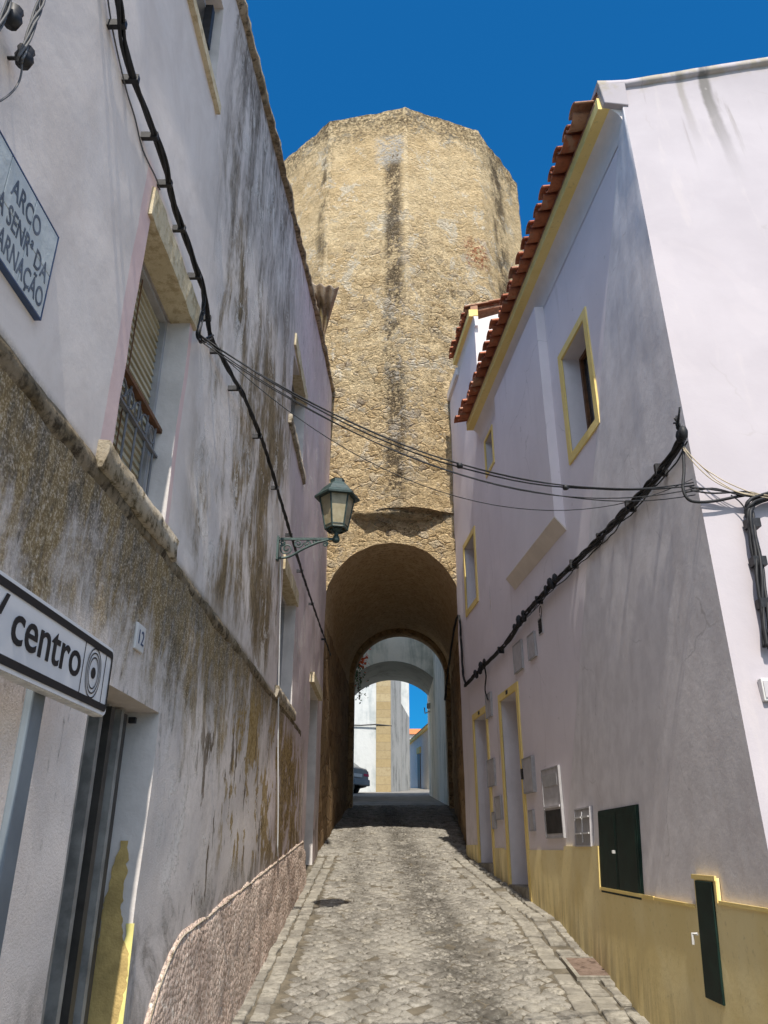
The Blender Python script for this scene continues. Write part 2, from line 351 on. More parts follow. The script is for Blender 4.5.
def stone_gate():
    m = M('brown_gate_stone', .92, .1)  # passage stone, a darker brown than the tower masonry
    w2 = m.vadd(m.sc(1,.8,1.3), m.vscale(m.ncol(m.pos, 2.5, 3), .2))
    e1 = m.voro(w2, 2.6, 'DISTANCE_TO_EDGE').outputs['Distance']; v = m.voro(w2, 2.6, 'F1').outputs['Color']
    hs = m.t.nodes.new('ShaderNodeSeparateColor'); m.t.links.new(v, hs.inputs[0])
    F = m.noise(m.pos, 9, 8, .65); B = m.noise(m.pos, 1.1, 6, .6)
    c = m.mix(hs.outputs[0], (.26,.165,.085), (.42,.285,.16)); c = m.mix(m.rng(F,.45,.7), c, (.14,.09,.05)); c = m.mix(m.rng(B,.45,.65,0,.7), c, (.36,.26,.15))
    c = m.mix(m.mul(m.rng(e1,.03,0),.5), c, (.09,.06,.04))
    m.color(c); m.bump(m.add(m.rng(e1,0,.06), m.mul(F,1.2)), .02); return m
def cobbles():
    m = M('worn_cobbles', .8, .3); x, y = m.x, m.y
    j = m.vadd(m.vscale(m.ncol(m.pos, 2.0, 3), .10), m.vscale(m.ncol(m.pos, 14, 3), .022))
    a = m.mul(m.add(x, y), .7071); b = m.mul(m.sub(y, x), .7071)
    p = m.vadd(m.vec(a, b, 0.), j)
    v = m.voro(p, 9.0, 'F1', .72, '2D'); e = m.voro(p, 9.0, 'DISTANCE_TO_EDGE', .72, '2D').outputs['Distance']
    hs = m.t.nodes.new('ShaderNodeSeparateColor'); m.t.links.new(v.outputs['Color'], hs.inputs[0])
    F = m.noise(m.pos, 34, 7, .7); B = m.noise(m.pos, .9, 6, .62, .5); B2 = m.noise(m.pos, 4, 8, .70); F3 = m.noise(m.pos, 110, 4, .6)
    c = m.mix(hs.outputs[0], (.21,.18,.14), (.42,.375,.305)); c = m.mix(m.rng(hs.outputs[1],.6,.95,0,.65), c, (.14,.125,.105)); c = m.mix(m.rng(hs.outputs[2],.7,.95,0,.6), c, (.50,.44,.34))
    c = m.mix(m.rng(F,.42,.68,0,.65), c, (.14,.122,.095)); c = m.mix(m.rng(F3,.5,.7,0,.35), c, (.50,.46,.40))
    du = m.mul(m.rng(m.add(m.mul(B,.6),m.mul(B2,.4)),.40,.62), .62); c = m.mix(du, c, (.43,.385,.31))
    jc = m.mix(m.rng(B2,.38,.58), (.33,.285,.215), (.075,.062,.045))
    c = m.mix(m.mul(m.rng(m.add(e, m.mul(m.sub(F,.5),.07)), .060, .0), m.rng(B,.3,.6,.45,.9)), c, jc)
    cx = m.mad(y, -.040, .62)
    tr = m.add(m.rng(m.math('ABSOLUTE', m.sub(x, m.add(cx,.22))), .36, .06), m.mul(m.rng(m.math('ABSOLUTE', m.sub(x, m.sub(cx,.52))), .22, .02), .45))
    tr = m.mul(tr, m.rng(m.add(m.mul(B2,.55), m.mul(F,.45)), .40, .56))
    c = m.mix(m.mulc(tr,.85), c, (.070,.062,.050))
    st = m.rng(m.noise(m.sc(1.3,.7,1),1.6,8,.7,.6),.56,.66); c = m.mix(m.mul(st,.6), c, (.11,.095,.075))
    m.color(c); m.rough(m.rng(F,.3,.7,.62,.9))
    h = m.add(m.mul(m.rng(e, .0, .20), 1.), m.add(m.mul(hs.outputs[2],.45), m.add(m.mul(F,.35), m.mul(B2,.8))))
    m.bump(h, .022); return m
def cobble_stones():
    m = M('cobble_stones', .8, .3); x, y = m.x, m.y
    g = m.t.nodes.new('ShaderNodeNewGeometry'); r = g.outputs['Random Per Island']
    r2 = m.math('FRACT', m.mul(r, 17.3)); r3 = m.math('FRACT', m.mul(r, 91.7))
    F = m.noise(m.pos, 34, 7, .7); B = m.noise(m.pos, .9, 6, .62, .5); B2 = m.noise(m.pos, 4, 8, .70); F3 = m.noise(m.pos, 120, 4, .6)
    c = m.mix(r, (.18,.166,.144), (.30,.278,.243)); c = m.mix(m.rng(r2,.74,.95,0,.7), c, (.10,.09,.078)); c = m.mix(m.rng(r3,.8,.97,0,.7), c, (.34,.31,.255))
    c = m.mix(m.rng(F,.40,.62,0,.75), c, (.095,.086,.07)); c = m.mix(m.rng(F3,.5,.7,0,.35), c, (.38,.35,.30))
    du = m.mul(m.rng(m.add(m.mul(B,.6),m.mul(B2,.4)),.42,.62), .5); c = m.mix(du, c, (.305,.285,.245))
    cx = m.mad(y, -.040, .62)
    tr = m.add(m.rng(m.math('ABSOLUTE', m.sub(x, m.add(cx,.22))), .38, .06), m.mul(m.rng(m.math('ABSOLUTE', m.sub(x, m.sub(cx,.52))), .24, .02), .5))
    tr = m.mul(tr, m.rng(m.add(m.mul(B2,.55), m.mul(F,.45)), .40, .56)); c = m.mix(m.mulc(tr,.85), c, (.055,.049,.04))
    st = m.rng(m.noise(m.sc(1.3,.7,1),1.6,8,.7,.6),.54,.66); c = m.mix(m.mul(st,.6), c, (.08,.07,.056))
    m.color(c); m.rough(m.rng(F,.3,.7,.6,.88)); m.bump(m.add(F, m.mul(F3,.3)), .006); return m
def setts():
    m = M('kerb_setts', .85, .25); F = m.noise(m.pos, 30, 6, .65); v = m.noise(m.pos, 5.2, 2, .5); B = m.noise(m.pos, 1.2, 3)
    c = m.mix(m.rng(v,.35,.65), (.185,.17,.145), (.30,.278,.235)); c = m.mix(m.rng(F,.42,.7,0,.75), c, (.11,.098,.078)); c = m.mix(m.rng(B,.5,.7,0,.4), c, (.29,.265,.215))
    m.color(c); m.bump(F, .006); return m
def roughcast():
    m = M('pebbled_plinth', .92, .15); v = m.voro(m.vadd(m.pos, m.vscale(m.ncol(m.pos,14,2),.02)), 34, 'F1').outputs['Distance']
    F = m.noise(m.pos, 45, 5, .65); B = m.noise(m.pos, 2.6, 5)
    c = m.mix(m.rng(B,.35,.65), (.57,.425,.345), (.71,.56,.465)); c = m.mix(m.rng(F,.45,.7,0,.7), c, (.20,.15,.12)); c = m.mix(m.rng(m.noise(m.pos,26,3),.56,.66), c, (.74,.63,.54))
    c = m.mix(m.mul(m.rng(m.noise(m.pos,5,5,.7),.5,.66),.35), c, (.12,.09,.07))
    m.color(c); m.bump(m.add(m.mul(m.math('SUBTRACT',1.,v),1.), m.mul(F,.9)), .02); return m
def ochre(name, c0, c1, weath=.5):
    m = M(name, .82, .2); B = m.noise(m.pos, 2.2, 6, .6, .3); F = m.noise(m.pos, 25, 6, .65)
    c = m.mix(m.rng(B,.3,.7), c0, c1); g = m.sub(m.z, m.mad(m.y, .139, .02))
    s = m.noise(m.vec(m.mul(m.y,7), 2., m.mul(m.z,.8)),1,6,.65)
    c = m.mix(m.mul(m.mul(m.rng(g,.55,.02), m.rng(s,.38,.62)), weath), c, (.27,.22,.13)); c = m.mix(m.mul(m.rng(F,.56,.74),.35), c, (.30,.25,.14))
    c = m.mix(m.mul(m.rng(s,.6,.75), weath*.6), c, (.60,.52,.33))
    m.color(c); m.bump(m.add(m.mul(B,1.),m.mul(F,.4)), .004); return m
def tile_mat():
    m = M('terracotta_tiles', .82, .2); F = m.noise(m.pos, 20, 6, .65); v = m.noise(m.sc(1,4.,1), 1.0, 2)
    g = m.t.nodes.new('ShaderNodeNewGeometry'); c = m.mix(g.outputs['Random Per Island'], (.27,.085,.045), (.50,.185,.10)); c = m.mix(m.rng(m.math('FRACT', m.mul(g.outputs['Random Per Island'],13.7)),.75,.95,0,.6), c, (.36,.25,.17)); c = m.mix(m.rng(F,.45,.7,0,.6), c, (.19,.07,.04)); c = m.mix(m.rng(m.noise(m.pos,6,5),.58,.7,0,.6), c, (.36,.27,.2))
    m.color(c); m.bump(F, .004); return m
def crust(name, a, b, c2, dist=.02):
    m = M(name, .92, .12); F = m.noise(m.pos, 18, 8, .7); B = m.noise(m.pos, 4, 6, .65)
    c = m.mix(m.rng(B,.35,.65), a, b); c = m.mix(m.rng(F,.46,.64), c, c2); m.color(c); m.bump(m.add(F,B), dist); return m
def ashlar():
    m = M('yellow_ashlar', .88, .15); F = m.noise(m.pos, 10, 6)
    n = m.t.nodes.new('ShaderNodeTexBrick'); m.put(n.inputs['Vector'], m.vec(m.add(m.x, m.mul(m.y,.4)), m.z, 0.)); n.inputs['Scale'].default_value = 1.
    n.inputs['Brick Width'].default_value = 9.; n.inputs['Row Height'].default_value = .31; n.inputs['Mortar Size'].default_value = .014
    n.inputs['Color1'].default_value = (.40,.31,.165,1); n.inputs['Color2'].default_value = (.34,.26,.14,1); n.inputs['Mortar'].default_value = (.27,.21,.12,1)
    S = m.noise(m.vec(0.,0.,m.math('FLOOR', m.mul(m.z,3.2258))),1.7,1); m.color(m.mix(m.rng(F,.45,.7,0,.5), m.mix(m.rng(S,.35,.65,0,.5), n.outputs[0], (.46,.40,.28)), (.28,.215,.115))); m.bump(F,.01); return m
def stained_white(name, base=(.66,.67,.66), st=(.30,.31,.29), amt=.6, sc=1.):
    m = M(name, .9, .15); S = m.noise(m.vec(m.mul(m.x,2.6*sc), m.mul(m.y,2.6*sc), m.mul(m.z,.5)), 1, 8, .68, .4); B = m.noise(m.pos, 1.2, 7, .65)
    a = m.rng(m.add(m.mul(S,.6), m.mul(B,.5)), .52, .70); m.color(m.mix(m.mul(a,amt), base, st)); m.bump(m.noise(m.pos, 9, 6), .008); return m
def louvre():
    m = M('beige_roller_slats', .55, .3); c = m.noise(m.sc(3,3,20), 1, 4)
    m.color(m.mix(m.rng(c,.3,.7), (.40,.345,.235), (.53,.47,.345))); return m

mPL, mPR, mPB, mPG = plaster_left(), plaster_right(), plaster_right('rough_white_plaster',1), plaster_right('sunlit_white_plaster',2)
mST, mGA, mCO, mSE, mRC = stone_tower(), stone_gate(), plain('sandy_joint_bedding', (.115,.098,.072), .95, .35, 6, .012, 30), setts(), roughcast(); mCS = cobble_stones()
mOC = ochre('ochre_skirting', (.79,.635,.30), (.86,.725,.40), .55); mYT = ochre('yellow_trim', (.76,.57,.20), (.83,.65,.27), .3)
mTI = tile_mat(); mCR = crust('lichened_coping', (.20,.15,.09), (.38,.31,.22), (.09,.07,.05)); mSI = crust('weathered_sill_stone', (.30,.25,.18), (.46,.405,.33), (.10,.078,.045), .014)
mLI = crust('cream_lintel_stone', (.52,.44,.30), (.60,.52,.37), (.40,.32,.2), .008)
mPK = plain('faded_pink_paint', (.66,.50,.485), .85, .08, 5, .002); mRV = plain('pale_reveal_plaster', (.60,.555,.53), .88, .12, 4, .003, 30)
mRVR = plain('blue_white_reveal', (.62,.58,.60), .88, .06, 4, .002, 30); mWC = plain('white_cove_plaster', (.70,.645,.63), .85, .06, 3, .002)
mBK = plain('black_cable_rubber', (.018,.018,.02), .55, .3, 20); mIR = plain('old_black_iron', (.03,.03,.033), .5, .3, 30, metal=.3)
mGR = plain('grey_cable', (.10,.10,.105), .6); mYC = plain('cream_cable', (.50,.42,.30), .6, .25); mWH = plain('white_plastic', (.62,.61,.60), .5, .08)
mLG = plain('verdigris_lantern_paint', (.03,.050,.047), .45, .3, 25, spec=.5); mLD = plain('dark_green_iron', (.035,.062,.058), .5, .35, 30, .002, spec=.4)
mGD = plain('dark_green_door_paint', (.006,.020,.015), .6, .3, 10, spec=.2); mGL2 = plain('grey_box_metal', (.46,.44,.45), .55, .10, 12); mGB = plain('darker_grey_metal', (.34,.33,.335), .6, .12, 12)  # second box grey: a darker tone for frames, a door and a cover
mDK = plain('dark_fittings_niche_shade', (.045,.042,.04), .8, .3); mAL = plain('brown_anodised_door', (.055,.05,.045), .5, .3, 8, spec=.25); mAS = plain('aluminium_strip', (.24,.23,.215), .5, .3, 10)
mGV = plain('galvanised_steel', (.15,.175,.20), .5, .16, 5, metal=.1); mSG = plain('white_sign_face', (.62,.62,.64), .4, .05, 6, spec=.4); mSB = plain('sign_black', (.012,.012,.014), .45, .1)
mSE2 = plain('sign_edge_metal', (.55,.54,.52), .45, .25, 20, metal=.3); mWD = plain('brown_varnished_wood', (.12,.055,.025), .5, .3, 12); mBL = plain('blue_enamel', (.05,.08,.16), .35, .2)
mRU = crust('rusted_iron', (.14,.10,.078), (.205,.15,.12), (.08,.055,.042), .006); mCA = crust('fibre_cement_sheet', (.40,.32,.255), (.48,.395,.32), (.26,.2,.15), .006)
mAP = plain('grey_asphalt', (.20,.19,.175), .85, .25, 3, .004); mGN = plain('beige_ground', (.26,.235,.20), .9, .2, 1.5, .01, 20)
mVA = crust('brown_vault_plaster', (.50,.36,.21), (.58,.44,.27), (.33,.225,.13), .015)  # vault plaster is a darker brown than the tower face
mAR = stained_white('mossy_white_limewash', (.84,.80,.70), (.34,.36,.29), .7); mQW = stained_white('flaking_blue_white', (.58,.60,.60), (.27,.32,.34), .6); mQG = stained_white('grey_streaked_render', (.48,.46,.42), (.20,.20,.18), .85, 1.6)
mDH = plain('blue_white_wall', (.68,.65,.60), .85, .08); mYP = plain('lemon_wall', (.62,.58,.25), .8, .1); mLV = louvre()
mGLS = plain('dark_window_glass', (.02,.025,.03), .08, .2, 3, spec=.8); mTE = stained_white('enamel_plaque', (.52,.55,.55), (.38,.41,.40), .5, 4.)
mTE.rough(.22); mTX = plain('faded_blue_lettering', (.10,.12,.155), .5, .3, 15)
gl = M('frosted_lamp_glass', .35, .5); gl.color(gl.mix(gl.rng(gl.noise(gl.pos, 14, 4), .3, .7), (.40,.33,.19), (.56,.49,.33))); gl.b.inputs['Transmission Weight'].default_value = .35; mGLA = gl
mOP = plain('bare_ochre_render', (.46,.33,.13), .9, .2, 9, .004); mLF = plain('leaf_green', (.05,.10,.03), .6, .4, 20); mFL = plain('orange_petals', (.75,.13,.04), .6, .3, 20)
mCP = plain('silver_grey_car_paint', (.17,.165,.165), .35, .08, 3, spec=.4); mRL = plain('red_lamp_plastic', (.42,.02,.04), .2, .1); mTY = plain('tyre_rubber', (.02,.02,.02), .8, .2)

# ------------------------------------------------------------------ ground
def sheet(name, mat, xs, ys, dz=0, amp=.0, xf=None, seed=0):
    rows = []
    for y in ys:
        row = []
        for x in xs:
            X = xf(x, y) if xf else x
            row.append((X, y, gz(y)+dz+amp*fr((X, y, seed), .9, 3)))
        rows.append(row)
    return struct(MB().grid(rows).build(name, mat, smooth=True))
sheet('ground', mGN, [-150,-60,-20,-8,-4,0,4,8,20,60,150], [-60,-20,-6,-2,0,2,4,5.7,8,12,15,18.8,22,25,28,34,40,55,70,120,200], -.012)
sheet('street', mCO, lines(-1.3, 2.9, .07), lines(-6, 19.2, .07), .002, .014)
sheet('upper_road', mAP, lines(-14, 9, 1.), lines(19.2, 52, .8), .008)
# ------------------------------------------------------------------ left house
def ltop(d):
    K = [(-6,5.2),(0,6.25),(3.6,7.22),(8.04,8.55),(10.2,9.15),(12.3,9.65)]
    for (a, za), (b, zb) in zip(K, K[1:]):
        if d <= b: return za+(zb-za)*(d-a)/(b-a)
    return 9.65
def lzmap(d, z):
    return z if z <= 4.6 else 4.6+(z-4.6)*(ltop(d)-4.6)/2.4     # grid z 4.6..7.0 -> 4.6..top
def linv(d, z): return 4.6+(z-4.6)*2.4/(ltop(d)-4.6)
lh = thing('plastered_house', 'long whitewashed house on the left with black and brown runs down its grimy plaster', 'house', PL(4, gz(4)))
doorA = (2.73, 3.55, -.3, 2.36, .17); win1 = (2.58, 3.30, 3.16, 4.33, .15)
w0z = (linv(2.8,5.93), linv(2.8,6.62)); win0 = (2.25, 3.22, w0z[0], w0z[1], .12)
win2 = (7.05, 8.27, linv(7.5,5.93), linv(7.5,6.85), .16); win3 = (7.12, 8.32, 3.16, 4.30, .16)
doorB = (10.3, 11.5, .8, 3.80, .22)
holes = [doorA, win1, win0, win2, win3, doorB]
us = lines(-5, 12.3, .09, [h[0] for h in holes]+[h[1] for h in holes]); zs = lines(-1.0, 7.0, .085, [h[2] for h in holes]+[h[3] for h in holes])
wall, revs = grid_wall(PL, us, zs, holes, .010, 1, lzmap, .0022)
wall.build('front_wall', mPL, lh, True)
for h, rv in zip(holes, revs): rv.build('reveal', mRV, lh)
sh = MB(); n = 24; ds = [-5+17.3*i/n for i in range(n+1)]
sh.grid([[(XL(d)-.03, d, ltop(d)-.03) for d in ds], [(-8, d, ltop(d)+.2) for d in ds]])
sh.add([(-8,-5,-2),(-8,12.3,-2),(-8,12.3,9.85),(-8,-5,5.5)], [(0,1,2,3)])
for d in (-5, 12.29): sh.add([(XL(d)-.005,d,-2),(-8,d,-2),(-8,d,ltop(d)+.2),(XL(d)-.005,d,ltop(d)-.03)], [(0,1,2,3)])
sh.build('rear_shell', mRV, lh)
# coping along the top edge
rows = []
for i, d in enumerate(lines(-5, 12.3, .07)):
    t = ltop(d); q = lambda k: fr((d*1., k*3.3, 1), 5, 3)*.022
    rows.append([PL(d,t-.05+q(1),-.01), PL(d,t-.035+q(2),.045+q(3)), PL(d,t+.03+q(4),.05+q(5)), PL(d,t+.06+q(6),-.02), PL(d,t+.05,-.25)])
MB().grid(rows).build('coping', mCR, lh, True)
# string course: worn ledge
rows = []
for d in lines(-5, 9.4, .05):
    q = lambda k: fr((d, k*2.7, 4), 6, 3)*.012; w = 1 if d < 8.6 else max(.05, (9.4-d)/.8)
    rows.append([PL(d,3.0+q(1),-.006), PL(d,3.02+q(2),(.008+q(3)*.8)*w), PL(d,3.05+q(4),(.013+q(5)*.8)*w), PL(d,3.07+q(6),(.004+q(7)*.5)*w), PL(d,3.09+q(8),-.008)])
MB().grid(rows).build('string_course', crust('grimy_ledge', (.13,.10,.06), (.26,.21,.15), (.05,.038,.025), .01), lh, True)
# plinth of pebbled roughcast with a rounded near end
rows = []
for d in lines(3.72, 10.08, .05):
    t = 1.37+(d-4.0)*.082
    if d < 4.4: t = min(t, gz(d)+.15+(t-gz(d)-.15)*math.sqrt(max(0, 1-((4.4-d)/.68)**2)))
    q = lambda k: fr((d, k*2.1, 9), 4, 4)*.02; b = gz(d)-.1; w = .012 if d > 3.82 else .004
    e = 1
    row = [PL(d, b+(t-b)*s, (w+.010+.055*(1-s)+fr((d,s*2,3),3,4)*.014)*e) for s in (0,.12,.24,.36,.48,.6,.7,.8,.88,.95)]
    rows.append(row+[PL(d,t+q(1),(w+.006)*e), PL(d,t+.018+q(2),.006*e), PL(d,t+.03+q(3),-.012)])
MB().grid(rows).build('plinth', mRC, lh, True)
rim = MB(); pts = []
for d in lines(3.78, 10.06, .06):
    t = 1.37+(d-4.0)*.082
    if d < 4.4: t = min(t, gz(d)+.15+(t-gz(d)-.15)*math.sqrt(max(0, 1-((4.4-d)/.68)**2)))
    pts.append(PL(d, t+.012+fr((d,2,2),5,3)*.008, .016))
rim.tube(pts, [.004+.002*fr((p.y,1,1),7,2) for p in pts], 6).build('plinth_lip', mSI, lh, True)
# doors and windows of the left house
def frame_rect(mb, P, d0, d1, z0, z1, w, o0, o1, bottom=True):
    mb.wbox(P, d0-w, d0, z0-(w if bottom else 0), z1+w, o0, o1); mb.wbox(P, d1, d1+w, z0-(w if bottom else 0), z1+w, o0, o1)
    mb.wbox(P, d0, d1, z1, z1+w, o0, o1)
    if bottom: mb.wbox(P, d0, d1, z0-w, z0, o0, o1)
    return mb
def zr(h): return lzmap((h[0]+h[1])/2, h[2]), lzmap((h[0]+h[1])/2, h[3])
d0, d1, z0, z1, dp = doorA
dr = MB().wbox(PL, d0, d1, z0, z1, -.24, -.16).build('door', mAL, lh)
st = MB()
for i, q in enumerate((.04,.22,.36,.50,.64,.80)): st.wbox(PL, d0+q*(d1-d0)/1, d0+q*(d1-d0)+.035, z0, z1-.01, -.16, -.125+.012*(i % 2))
st.build('stile', mAS, dr)
MB().wbox(PL, d1-.30, d1-.255, z0, z1-.02, -.16, -.11).wbox(PL, d1-.12, d1-.08, z0, z1-.02, -.16, -.115).build('door_frame', mAL, dr)
MB().wbox(PL, d1-.05, d1-.025, z1-.05, z1-.025, -.12, -.09).build('hinge', mIR, dr)
# flaked patch of ochre on the far jamb of that door
KP = [(.45,0,.80),(1.17,0,.85),(1.33,.0,.98),(1.42,.13,.92),(1.47,.17,.72),(1.52,.19,.70),(1.56,.13,.62),(1.62,.20,.61),(1.68,.27,.62),(1.72,.26,.66),(1.78,.36,.63),(1.83,.42,.55)]
fp = []
for t in range(0, 110):
    z = .45+1.38*t/109
    for (za, a0, a1), (zb, b0, b1) in zip(KP, KP[1:]):
        if za <= z <= zb:
            k = (z-za)/(zb-za); fp.append((z, -.166*(1-(a0+(b0-a0)*k))+.010*fr((z*16,1,1),2,3), -.166*(1-(a1+(b1-a1)*k))+.012*fr((z*16,7,1),2,3))); break
po = [(XL(d1)+max(-.166,a), d1-.004, z) for z, a, b in fp]+[(XL(d1)+min(-.004,b), d1-.004, z) for z, a, b in fp[::-1]]
MB().prism(po, (0,-.003,0)).build('bare_patch', mOP, lh)
ye = [(XL(d1)-.034+.010*fr((z*6,1,3),2,3), d1-.003, z) for z in lines(.3,1.52,.04)]
MB().prism(ye+[(p[0]*0+XL(d1)-.002, p[1], p[2]) for p in ye[::-1]], (0,-.003,0)).build('yellow_edge', plain('lemon_edge_paint',(.74,.66,.24),.8,.15,9), lh)
# first-floor window with roller shutter and grille
def window_l(h, shutter, pane, trim=True, lint=True, grille=False, sill=True, name='window'):
    d0, d1, _, _, dp = h; z0, z1 = zr(h)
    w = frame_rect(MB(), PL, d0+.03, d1-.03, z0+.03, z1-.03, .03, -dp-.03, -dp+.035).build(name, mGB, lh)
    MB().wbox(PL, d0+.03, d1-.03, z0+.03, z1-.03, -dp-.03, -dp-.015).build('pane', pane, w)
    if shutter:
        s = MB(); z = z0+.035
        while z < z1-.04:
            s.hexa([PL(d0+.032,z,-dp-.012),PL(d1-.032,z,-dp-.012),PL(d1-.032,z,-dp+.012),PL(d0+.032,z,-dp+.012),PL(d0+.032,z+.036,-dp-.012),PL(d1-.032,z+.036,-dp-.012),PL(d1-.032,z+.036,-dp+.002),PL(d0+.032,z+.036,-dp+.002)]); z += .041
        s.build('shutter', mLV, w); MB().wbox(PL, (d0+d1)/2-.004,(d0+d1)/2+.004, z0+.03, z1-.03, -dp+.013, -dp+.016).build('shutter_strap', mWD, w)
    if trim:
        pass
    if lint:
        l = MB(); rows = []
        for d in lines(d0-.04, d1+.07, .05):
            q = lambda k: fr((d,k,2),7,3)*.008
            rows.append([PL(d,z1-.012,-.10), PL(d,z1-.008+q(1),.022+q(2)), PL(d,z1+.14+q(3),.026+q(4)), PL(d,z1+.16+q(5),-.02)])
        l.grid(rows)
        for r in (rows[0], rows[-1]): l.add(r, [(0,1,2,3)])
        l.build('lintel', mLI, w)
    if sill:
        l = MB(); rows = []
        for d in lines(d0-.13, d1+.14, .04):
            q = lambda k: fr((d,k*1.7,6),6,4)*.014
            rows.append([PL(d,z0-.115+q(1),-.01), PL(d,z0-.11+q(2),.030+q(3)), PL(d,z0-.055+q(6),.037+q(7)), PL(d,z0-.010+q(4)*.6,.036+q(5)*.7), PL(d,z0+.006,-dp)])
        l.grid(rows)
        for r in (rows[0], rows[-1]): l.add(r, [(0,1,2,3,4)])
        l.build('sill', mSI, w, True)
    return w
w1 = window_l(win1, True, mGLS)
g = MB(); d0, d1 = win1[0], win1[1]; zt, zb = 3.66, 3.18; o = -.085
for i in range(6):
    d = d0+.05+(d1-d0-.10)*i/5; g.tube([PL(d,zb,o), PL(d,zt,o)], .006, 5)
for z in (zb+.01, zt-.13): g.wbox(PL, d0, d1, z-.006, z+.006, o-.010, o+.010)
for i in range(6):
    d = d0+.05+(d1-d0-.10)*(i+.5)/6; g.tube([PL(d+.042*math.cos(a), zt-.062+.042*math.sin(a), o) for a in [k*math.pi/6 for k in range(13)]], .005, 4)
g.build('grille', plain('grey_painted_iron',(.15,.15,.16),.6,.2), w1); MB().wbox(PL, d0, d1-.0, zt, zt+.022, o-.016, o+.016).build('handrail', mWD, w1)
w = window_l(win0, False, mQW, trim=False, lint=False, sill=False)
MB().wbox(PL, 1.7, 3.30, 5.86, 5.93, -.01, .03).build('sill', mLI, w)
MB().wbox(PL, win0[1]-.10, win0[1]-.05, 6.25, 6.6, -.09, -.04).build('casement', mIR, w)
w = window_l(win2, False, mGLS, trim=False); w = window_l(win3, False, mGLS, trim=False)
d0, d1, z0, z1, dp = doorB
db = MB().wbox(PL, d0, d1, z0, z1, -.30, -.20).build('door', mGB, lh)
MB().wbox(PL, d0+.08, d1-.08, 2.55, z1-.1, -.20, -.19).build('door_panel', mGLS, db)
MB().wbox(PL, d0-.12, d1+.12, z1+.01, z1+.14, -.01, .06).build('door_hood', mLI, db)
MB().wbox(PL, d0-.05, d1+.05, 1.30, 1.47, -.02, .14).build('door_step', mSE, db, bevel=.01)

# ------------------------------------------------------------------ things on the left wall
# street-name plaque of glazed tiles
pq = thing('street_plaque', 'glazed white tile street plaque with blue lettering high on the left wall', 'plaque', PL(1.45, 3.24))
def text(body, size, P0, xdir, ydir, mat, parent, name='lettering', ext=.0005, align='LEFT', scale=(1,1), bold=0):
    cu = bpy.data.curves.new('lettering', 'FONT'); cu.body = body; cu.size = size; cu.extrude = ext; cu.align_x = align; cu.resolution_u = 4; cu.offset = bold
    ob = bpy.data.objects.new('tmp', cu); C.objects.link(ob); dg = bpy.context.evaluated_depsgraph_get()
    me = bpy.data.meshes.new_from_object(ob.evaluated_get(dg)); bpy.data.objects.remove(ob)
    X, Y = Vector(xdir).normalized(), Vector(ydir).normalized(); Z = X.cross(Y)
    mb = MB(); mb.v = [Vector(P0)+X*v.co.x*scale[0]+Y*v.co.y*scale[1]+Z*v.co.z for v in me.vertices]; mb.f = [list(p.vertices) for p in me.polygons]
    bpy.data.meshes.remove(me); return mb.build(name, mat, parent)
tl = MB()
for i in range(5):
    for j in range(2): tl.wbox(PL, 1.862-.155*(i+1)+.0012, 1.862-.155*i-.0012, 3.24+.155*j+.0012, 3.24+.155*(j+1)-.0012, .002, .020)
tl.build('tiles', mTE, pq, bevel=.002)
frame_rect(MB(), PL, 1.862-.775, 1.862, 3.24, 3.55, .005, .0, .0205).build('border', mBL, pq)
LX = (.014,1,0)
text('ARCO', .092, PL(1.580,3.445,.0210), LX, (0,0,1), mTX, pq, scale=(.70,1), bold=.001)
text('DA SENRª DA', .092, PL(1.842,3.352,.0210), LX, (0,0,1), mTX, pq, align='RIGHT', scale=(.64,1), bold=.001)
text('ENCARNAÇÃO', .092, PL(1.850,3.262,.0210), LX, (0,0,1), mTX, pq, align='RIGHT', scale=(.62,1), bold=.001)
# house number tile
dA, zA = onL(138, 638)
hn = thing('number_plate', 'small white enamel house number with a blue 12 on the stained wall', 'number plate', PL(dA, zA-.06))
MB().wbox(PL, dA-.055, dA+.055, zA-.055, zA+.055, 0, .012).build('plate', mWH, hn, bevel=.004)
text('12', .085, PL(dA-.043, zA-.028, .0135), LX, (0,0,1), mBL, hn)
# direction sign on its post
SO = .205
def PS(d, z, o=0): return PL(d, z, SO+o)
a1, b1 = sight(109, 683); ds1 = (1.064-SO)/(.014-a1)
zt = onL(109, 646, SO)[1]; zbm = onL(106, 719, SO)[1]
rs = thing('direction_sign', 'white road sign reading centro on a galvanised post beside the left wall', 'sign', PL(1.75, gz(1.75), .1))
L0 = ds1-.95
def rrect(d0, d1, z0, z1, r, n=5):
    out = []
    for cx, cz, a0 in ((d1-r,z0+r,-90),(d1-r,z1-r,0),(d0+r,z1-r,90),(d0+r,z0+r,180)):
        for k in range(n+1):
            a = R(a0+90*k/n); out.append((cx+r*math.cos(a), cz+r*math.sin(a)))
    return out
sp = MB().prism([PS(d,z,0) for d, z in rrect(L0, ds1, zbm, zt, .022)], (-.028,0,0)).build('plate', mSE2, rs, bevel=.003)
MB().prism([PS(d,z,.0035) for d, z in rrect(L0+.004, ds1-.004, zbm+.004, zt-.004, .02)], (-.003,0,0)).build('face', mSG, sp)
hh = zt-zbm; oi = rrect(L0+.016, ds1-.012, zbm+.014, zt-.014, .016); ii = rrect(L0+.030, ds1-.020, zbm+.034, zt-.034, .010)
mb = MB(); n = len(oi); mb.add([PS(d,z,.006) for d, z in oi]+[PS(d,z,.006) for d, z in ii], [[k,(k+1)%n,n+(k+1)%n,n+k] for k in range(n)]); mb.build('border', mSB, sp, solid=.001)
dl, zl = onL(5, 646, SO)
dl1 = onL(77, 672, SO)[0]
t = text('centro', hh*.68, PS(dl, zbm+hh*.34, .005), LX, (0,0,1), mSB, sp, ext=.0008, bold=.0012)
